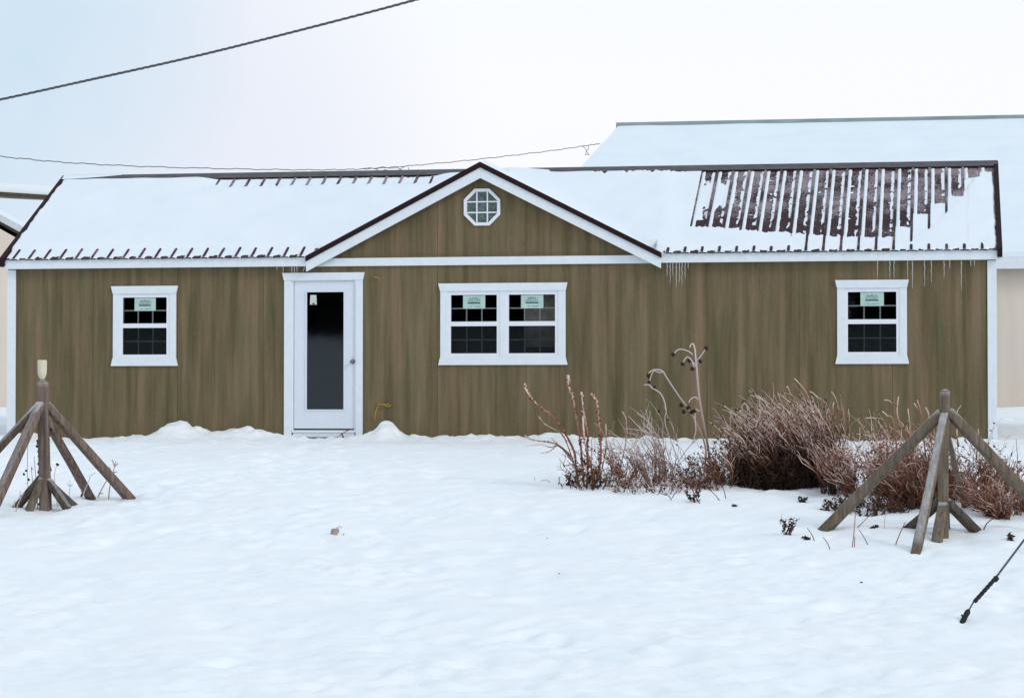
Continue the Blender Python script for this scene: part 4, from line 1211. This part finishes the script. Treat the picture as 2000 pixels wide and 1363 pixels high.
# c) tall flower stems with drooping seed heads
b0 = ghit(1388, 935)
fl = empty('flower_stalk', b0); tag(fl, 'tallest dead flower stalk with hooked branches and dark seed heads', 'dead plant', GRP)
sm_ = MB()
main = [(1445, 1080), (1430, 1000), (1410, 860), (1390, 740), (1370, 640), (1345, 480), (1335, 370), (1330, 300), (1322, 220), (1315, 150), (1302, 115), (1285, 125), (1280, 145)]
pts = resample(poly3(z3(main), b0), 4); m_ = len(pts)
sm_.tube(pts, [.016*(1-.66*i/m_) for i in range(m_)], n=7, at=[.25+.7*i/m_ for i in range(m_)])
heads = []
for br_, hd in (([(1318, 250), (1350, 215), (1375, 180), (1395, 150)], (1397, 148)), ([(1300, 195), (1270, 170), (1215, 155), (1185, 165), (1165, 190)], (1160, 192)),
                ([(1330, 262), (1345, 245), (1352, 240)], (1354, 242)), ([(1310, 280), (1290, 230), (1262, 210), (1245, 225), (1232, 250)], (1228, 262)),
                ([(1320, 262), (1300, 250), (1280, 225), (1274, 235)], (1274, 238)), ([(1322, 270), (1312, 280), (1300, 290)], (1298, 294)),
                ([(1345, 520), (1320, 500), (1290, 510), (1270, 540)], (1268, 575)), ([(1350, 600), (1320, 590), (1316, 650), (1322, 740), (1300, 830)], None)):
    pp_ = resample(poly3(z3(br_), b0), 4)
    sm_.tube(pp_, .0065, n=5, at=.85)
    if hd: heads.append(hd)
sm_.build('stem', M_STEMP, fl, smooth=True)
for hx, hy in heads + [(1218, 556), (1236, 606), (1290, 606), (1312, 600)]:
    mb = MB(); p = P(1000+hx/3.684, 640+hy/3.684, b0.y); mb.blob(p, .021, n=8, rough=.22); 
    for _ in range(12): mb.tube([p, p+Vector((rnd.gauss(0, 1), rnd.gauss(0, 1), rnd.gauss(0, 1))).normalized()*.032], .003, n=3)
    mb.build('seed_head', M_SEED, fl)
b1 = ghit(1375, 925)
fl = empty('flower_stalk', b1); tag(fl, 'slanting dead flower stalk arching left with a nodding dark seed head', 'dead plant', GRP)
mb = MB(); pts = resample([b1] + [P(x, y, b1.y) for x, y in z3([(1395, 880), (1350, 735), (1280, 600), (1200, 490), (1120, 370), (1090, 320), (1060, 303), (1020, 303), (990, 320), (975, 345)])], 4); m_ = len(pts)
mb.tube(pts, [.011*(1-.45*i/m_) for i in range(m_)], n=6, at=[.3+.65*i/m_ for i in range(m_)])
mb.tube(resample([P(x, y, b1.y) for x, y in z3([(1085, 318), (1060, 322), (1020, 312), (1000, 350), (990, 385)])], 4), .0055, n=5, at=.85)
mb.tube(resample([P(x, y, b1.y) for x, y in z3([(1110, 600), (1100, 540), (1075, 480), (1040, 450), (1010, 435), (985, 410), (950, 412)])], 4), .007, n=5, at=.8)
mb.tube(resample([P(x, y, b1.y) for x, y in z3([(1200, 960), (1105, 700), (1110, 600)])], 4), .006, n=5, at=.6)
mb.tube(resample([P(x, y, b1.y) for x, y in z3([(1190, 975), (1240, 900), (1300, 830), (1350, 790)])], 4), .005, n=5, at=.6)
mb.build('stem', M_STEMP, fl, smooth=True)
for hx, hy, r_ in ((980, 345, .026), (985, 390, .016), (1028, 425, .014), (1055, 600, .014)):
    mb = MB(); p = P(1000+hx/3.684, 640+hy/3.684, b1.y); mb.blob(p, r_, n=8, rough=.25)
    for _ in range(10): mb.tube([p, p+Vector((rnd.gauss(0, 1), rnd.gauss(0, 1), rnd.gauss(-.4, 1))).normalized()*r_*1.5], .003, n=3)
    mb.build('seed_head', M_SEED, fl)
# d) mid low weeds left of the dark bush
clump('dead_bush', 'twiggy reddish plant between the knobbly stalks and the pale frosted bush', 'dead plant', (1225, 925), .40, .5, 40, .35, .68, M_STEM, r0=.005, f1=.8, f0=.1,
      lean=(-.2, 0, 0), spread=.35, twigs=.5, tl=.3, leafp=.12, seed=24, tufts=9, group=GRP, curl=.16)
clump('dead_bush', 'thin dead weeds at the foot of the tallest flower stalk', 'dead plant', (1378, 950), .55, .6, 90, .18, .5, M_STEM, f1=.5, f0=.12,
      lean=(-.1, 0, 0), spread=.7, twigs=.5, tl=.4, leafp=.35, seed=8, group=GRP, curl=.25)
# e) the dense dark bush
hf = lambda ux, uy: (1 - .34*max(0, -ux)**1.4 - .16*max(0, ux)**2)
clump('dead_bush', 'densest dark reddish brown bush with frosted tips blown to the left', 'bush', (1532, 948), 1.12, .75, 950, .52, .98, M_STEM, r0=.0048, f0=-.30, f1=1.30,
      lean=(-.42, 0, 0), spread=.10, twigs=.5, tl=.24, leafp=.50, seed=9, core=420, tufts=60, fexp=3.2, group=GRP, curl=.09, hfun=hf)
clump('dead_bush', 'reddish twigs with leaf scraps on the left flank of the dark bush', 'bush', (1432, 945), .45, .6, 110, .25, .68, M_STEM, r0=.0046, f0=.05, f1=.85,
      lean=(-.25, 0, 0), spread=.4, twigs=.55, tl=.35, leafp=.25, seed=10, tufts=12, group=GRP, curl=.16)
clump('dead_bush', 'brown upright twiggy bush between the dark bush and the braced post', 'bush', (1636, 962), .34, .6, 170, .45, .82, M_STEM, r0=.0048, f0=.0, f1=.95,
      lean=(-.20, 0, 0), spread=.2, twigs=.5, tl=.3, leafp=.18, seed=12, tufts=14, group=GRP, curl=.1)
# long individual shoots leaving the dark bush
b0 = ghit(1560, 945)
sh = empty('long_shoots', b0); tag(sh, 'few long frosted shoots sticking up above the dark bush', 'dead plant', GRP)
mb = MB()
z4 = lambda L_: [(1400+x/5.047, 730+y/5.047) for x, y in L_]
for s_ in ([(950, 1000), (960, 500), (930, 320), (900, 220), (860, 150), (800, 80), (765, 45)], [(1200, 1000), (1210, 640), (1190, 560), (1130, 400), (1080, 310), (1050, 262), (1000, 235), (950, 190), (915, 172)],
           [(1250, 900), (1240, 500), (1215, 370), (1180, 270), (1160, 215), (1130, 178)], [(940, 600), (950, 300), (935, 220)], [(330, 900), (340, 600), (400, 480), (340, 370), (280, 295), (245, 330), (235, 380)],
           [(800, 600), (780, 400), (750, 240), (720, 180), (700, 128), (688, 135)], [(100, 850), (150, 640), (150, 560), (135, 480), (145, 360)], [(330, 800), (345, 560), (410, 450)],
           [(1170, 560), (1150, 430), (1145, 330), (1155, 280)]):
    pts = resample(poly3(z4(s_), b0, .2), 5); m_ = len(pts)
    mb.tube(pts, [.0085*(1-.4*i/m_)*rnd.uniform(.85, 1.15) for i in range(m_)], n=5, at=[.1+.75*(i/m_) for i in range(m_)])
mb.build('stems', M_STEM, sh, smooth=True)
# f) shrubs behind the right braced post
clump('dead_bush', 'frosted bush with snow showing through directly left of the right braced post', 'bush', (1712, 962), .60, .8, 220, .40, .80, M_STEM, r0=.0048, f0=.06, f1=1.15,
      lean=(-.30, 0, -.05), spread=.4, twigs=.55, tl=.32, leafp=.4, leaf_mat=M_LEAF2, seed=15, tufts=22, group=GRP, curl=.14)
clump('dead_bush', 'reddish brown bush behind the long left brace of the right post', 'bush', (1795, 990), .62, .8, 300, .46, .98, M_STEM, r0=.0048, f0=.10, f1=.85,
      lean=(-.18, 0, 0), spread=.42, twigs=.55, tl=.34, leafp=.55, leaf_mat=M_LEAF2, seed=16, core=120, tufts=30, group=GRP, curl=.16, y_off=.4)
clump('dead_bush', 'reddish brown bush seen through the right braces of the right post', 'bush', (1905, 985), .62, .7, 240, .38, .76, M_STEM, r0=.0048, f0=.12, f1=.8,
      lean=(-.10, 0, 0), spread=.5, twigs=.55, tl=.38, leafp=.5, leaf_mat=M_LEAF2, seed=17, tufts=24, group=GRP, curl=.2, y_off=.4)
clump('dead_bush', 'low spreading red twigged bush cut by the right edge of the photo', 'bush', (1982, 1005), .66, .7, 260, .32, .74, M_STEM, r0=.0048, f0=.15, f1=.7,
      lean=(-.15, 0, 0), spread=.8, twigs=.6, tl=.45, leafp=.2, leaf_mat=M_LEAF2, seed=18, tufts=20, group=GRP, curl=.22)
clump('dead_bush', 'dark leafy stubble under the left brace of the right post', 'dead plant', (1700, 1000), .85, .5, 120, .10, .30, M_STEM, r0=.0036, f0=.0, f1=.40,
      lean=(-.1, 0, 0), spread=.7, twigs=.5, tl=.45, leafp=.6, seed=19, group=GRP, curl=.25)
b0 = ghit(1760, 985)
sh = empty('long_shoots', b0); tag(sh, 'long frosted shoots rising above the bush left of the right post top', 'dead plant', GRP)
mb = MB(); z5 = lambda L_: [(1640+x/3.786, 740+y/3.786) for x, y in L_]
for s_ in ([(520, 800), (490, 420), (440, 310), (425, 230), (435, 130)], [(425, 200), (390, 180), (365, 160), (330, 155)], [(540, 800), (520, 360), (505, 220)],
           [(700, 700), (660, 290), (635, 210)], [(640, 600), (600, 250), (580, 180), (575, 155)], [(600, 250), (570, 210), (552, 178)], [(450, 800), (400, 330), (350, 270), (315, 238)],
           [(350, 700), (340, 340), (260, 290), (190, 290)], [(1010, 600), (1025, 420), (1025, 370)], [(880, 500), (868, 420), (868, 360)]):
    pts = resample(poly3(z5(s_), b0, .2), 5); m_ = len(pts)
    mb.tube(pts, [.0075*(1-.4*i/m_) for i in range(m_)], n=5, at=[.15+.75*(i/m_) for i in range(m_)])
mb.build('stems', M_STEM, sh, smooth=True)

# ------------------------------------------------------------------ twigs and weeds poking out of the snow
def twig(name, chains, label, r=.005, m=None, at=.35, heads=(), cat='twig', group='twigs poking out of the snow', hr=.014):
    base = ghit(*chains[0][0]); root = empty(name, base); tag(root, label, cat, group)
    mb = MB()
    for ch in chains:
        pts = [P(x, y, base.y) for x, y in ch]
        if ch is chains[0]: pts[0] = base - Vector((0, 0, .03))
        pts = resample(pts, 3) if len(pts) > 1 else pts
        mb.tube(pts, [r*(1-.4*i/len(pts)) for i in range(len(pts))], n=5, at=at)
    mb.build('stem', m or M_STEM, root)
    for hx, hy in heads:
        h_ = MB(); h_.blob(P(hx, hy, base.y), hr, n=6, rough=.3); h_.build('seed_head', M_SEED, root)
    return root
z7 = lambda L_: [(x/6.897, 900+y/6.897) for x, y in L_]
twig('dead_weed', [z7([(1460, 510), (1480, 350), (1520, 180), (1560, 0)]), z7([(1515, 190), (1480, 100), (1470, 80)]), z7([(1520, 160), (1580, 145)]), z7([(1540, 60), (1510, -20)]), z7([(1540, 80), (1590, 30)])],
     'forked dead weed leaning across the foot of the left post\'s right brace', r=.007, at=.5)
twig('dead_weed', [z7([(1310, 490), (1350, 420), (1410, 310), (1445, 250)]), z7([(1330, 440), (1390, 435)])], 'slanting dead stem between the two right brace feet of the left post', r=.007, at=.45)
twig('dead_weed', [z7([(930, 590), (935, 420), (945, 320), (940, 260)]), z7([(942, 340), (900, 300)]), z7([(942, 340), (985, 315)])], 'small three pronged stem just right of the left post\'s short braces', r=.005, at=.7, m=M_STEMP)
twig('dead_weed', [z7([(1090, 510), (1140, 400), (1200, 260), (1220, 200), (1290, 155)]), z7([(1100, 440), (1085, 370)])], 'thin frosted stem crossing the reddish brace of the left post', r=.005, at=.75, m=M_STEMP)
twig('dead_weed', [z7([(1085, 480), (1110, 440), (1145, 400)])], 'dark curled leaf stub left of the reddish brace foot', r=.013, at=.0)
twig('dead_weed', [z7([(375, 560), (378, 400), (370, 200), (372, -60), (378, -400)]), z7([(375, 300), (345, 305)]), z7([(372, 280), (385, 250)])], 'tall thin weed stem left of the left post', r=.0045, at=.5, heads=z7([(350, 130), (322, 178), (385, 252)]), hr=.013)
twig('dead_weed', [z7([(455, 600), (440, 300), (430, 180), (422, 70)])], 'second thin weed stem left of the left post', r=.0045, at=.45, heads=z7([(428, 105)]), hr=.009)
twig('dead_weed', [z7([(505, 640), (500, 430), (480, 200), (465, 20), (462, -60)])], 'long bare stem touching the left post\'s short brace', r=.0045, at=.5)
twig('dead_weed', [z7([(540, 640), (530, 300), (520, 0), (510, -280)])], 'seed laden weed stem against the left edge of the left post', r=.005, at=.3,
     heads=z7([(522, 40), (530, 120), (520, 150), (525, 580), (510, -270), (500, -200), (512, -240), (518, -130), (524, -60)]), hr=.015)
twig('dead_weed', [z7([(600, 640), (610, 400), (640, 100), (655, -400)])], 'thin weed stem with dark heads against the right edge of the left post', r=.0045, at=.3, heads=z7([(668, 95), (680, 120), (690, -420), (660, 60)]), hr=.016)
twig('dead_weed', [z7([(780, 620), (755, 450), (738, 300), (735, 180), (765, 50)])], 'thin arching weed with one dark seed head right of the left post', r=.0045, at=.6, m=M_STEMP, heads=z7([(770, 45), (783, 52)]), hr=.013)
twig('dead_weed', [z7([(205, 680), (230, 620), (260, 540), (300, 470), (330, 420)]), z7([(270, 530), (272, 400)]), z7([(190, 620), (200, 520)])], 'pale broken twigs in front of the left post\'s short braces', r=.006, at=.6, m=M_STEMP)
z8 = lambda L_: [(1500+x/3.558, 980+y/3.558) for x, y in L_]
twig('stick', [z8([(330, 270), (310, 235), (290, 205), (272, 180)])], 'short stick left of the fallen brace foot of the right post', r=.0045, at=.1)
twig('stick', [z8([(440, 330), (415, 290), (382, 243)])], 'short stick just below the left brace foot of the right post', r=.0045, at=.1)
twig('stick', [z8([(582, 315), (595, 240), (605, 120), (610, 20)]), z8([(600, 330), (604, 240)]), z8([(620, 180), (660, 140), (700, 100)])], 'upright pair of bare stems between the braces of the right post', r=.005, at=.3)
twig('stick', [z8([(705, 296), (670, 250), (632, 190)])], 'slanting stick right of the upright pair of bare stems', r=.0045, at=.15)
twig('stick', [z8([(880, 296), (900, 260), (935, 180), (955, 140)])], 'stick slanting up towards the front brace of the right post', r=.0055, at=.3)
twig('stick', [z8([(808, 185), (812, 120), (820, 60)])], 'short pale stem standing behind the slanting stick', r=.005, at=.6)
twig('stick', [z8([(1490, 195), (1520, 150), (1580, 105)])], 'bare twig rising from the snow right of the right post\'s short brace', r=.007, at=.2)
def tuft(px, py, wpx, hpx, n_, label, seed, name='weed_tuft'):
    rr = random.Random(seed); base = ghit(px, py+hpx*.45); s_ = pxscale(base)
    root = empty(name, base); tag(root, label, 'dead plant', 'small weed tufts in the snow')
    mb = MB(); lf = MB()
    for i in range(max(4, n_//3)):
        grow(mb, base + Vector((rr.uniform(-.4, .4)*wpx/s_, rr.uniform(-.05, .05), -.02)), Vector((rr.gauss(0, .5), rr.gauss(0, .3), 1)), hpx/s_*rr.uniform(.6, 1.1), .003, .0, .3, rr=rr, twigs=.6, tl=.4, leaf=lf, leafp=.8)
    mb.build('stems', M_STEM, root); 
    if lf.v: lf.build('leaves', M_LEAF, root)
tuft(1538, 1028, 32, 36, 24, 'small lacy weed tuft alone in the snow left of the right post', 51)
tuft(1570, 1048, 16, 8, 9, 'flat scrap of weed just right of the lacy tuft', 52)
tuft(1434, 985, 9, 8, 8, 'tiny weed speck in the snow below the left flank of the dark bush', 53)
tuft(1566, 975, 9, 12, 8, 'tiny weed sprig in the snow below the dark bush', 54)
tuft(1356, 968, 22, 26, 18, 'small dark weed tuft in the snow below the tallest flower stalk', 55)
tuft(1115, 938, 16, 22, 14, 'small leafy sprig left of the knobbly stalk bases', 56)
tuft(1975, 1048, 16, 14, 10, 'small weed scraps in the snow near the right edge above the guy wire', 57)
tuft(1707, 1026, 8, 8, 6, 'tiny leaf scrap in the snow behind the sticks', 58)
z9 = z3
twig('stick', [z9([(1365, 1265), (1320, 1210), (1280, 1120), (1250, 1080)])], 'dark bent twig slanting into the small tuft below the tallest flower stalk', r=.006, at=.05)
twig('stick', [z9([(1155, 1240), (1130, 1210), (1060, 1190), (1048, 1205)]), z9([(1150, 1225), (1190, 1170)])], 'low forked twig in the snow below the flattened reddish mat', r=.005, at=.05)
twig('stick', [z9([(295, 1105), (250, 1095), (205, 1100)])], 'thin curved grass blade lying on the snow left of the knobbly stalks', r=.003, at=.05)
twig('stick', [z9([(165, 1100), (163, 1085), (168, 1075)])], 'tiny upright grass blade left of the knobbly stalks', r=.003, at=.05)
twig('stick', [z9([(1510, 1245), (1470, 1210), (1430, 1170), (1440, 1140)]), z9([(1540, 1230), (1520, 1150)])], 'pair of dark bent twigs left of the dark bush foot', r=.005, at=.05)
# curled leaf in the open snow
b0 = ghit(655, 1044); lf = MB()
for i in range(9):
    a_ = i*.5; c_ = b0 + Vector((.006*i-.03, 0, .02+.012*math.sin(i)))
    lf.add([c_+Vector((-.02, 0, -.02)), c_+Vector((.015, .01, -.015)), c_+Vector((.02, 0, .03)), c_+Vector((-.012, -.01, .028))], [(0, 1, 2, 3)], .5)
pts = [b0+Vector((-.03+.09*math.sin(t_*1.5)/1, 0, .02+.06*math.sin(t_*2.4))) for t_ in [i/10 for i in range(11)]]
lf.tube(pts, .004, n=4, at=.5)
o = lf.build('dead_leaf', M_STEMP); recenter(o); tag(o, 'curled pale brown dead leaf alone in the open snow', 'leaf')
for (px, py, r_, lb) in ((671, 1043.5, .009, 'tiny brown crumb just right of the curled leaf'), (1069, 1051, .009, 'dark crumb in the open snow, upper one of the two right of the middle'),
                         (1092, 1120, .009, 'brown crumb in the open snow, lower one of the two right of the middle'), (1682, 1137, .012, 'reddish leaf scrap in the snow well below the right post')):
    b0 = ghit(px, py); m_ = MB(); m_.blob(b0, r_, n=6, rough=.4, sq=(1, .8, .6)); o = m_.build('debris_scrap', M_LEAF); recenter(o); tag(o, lb, 'debris')
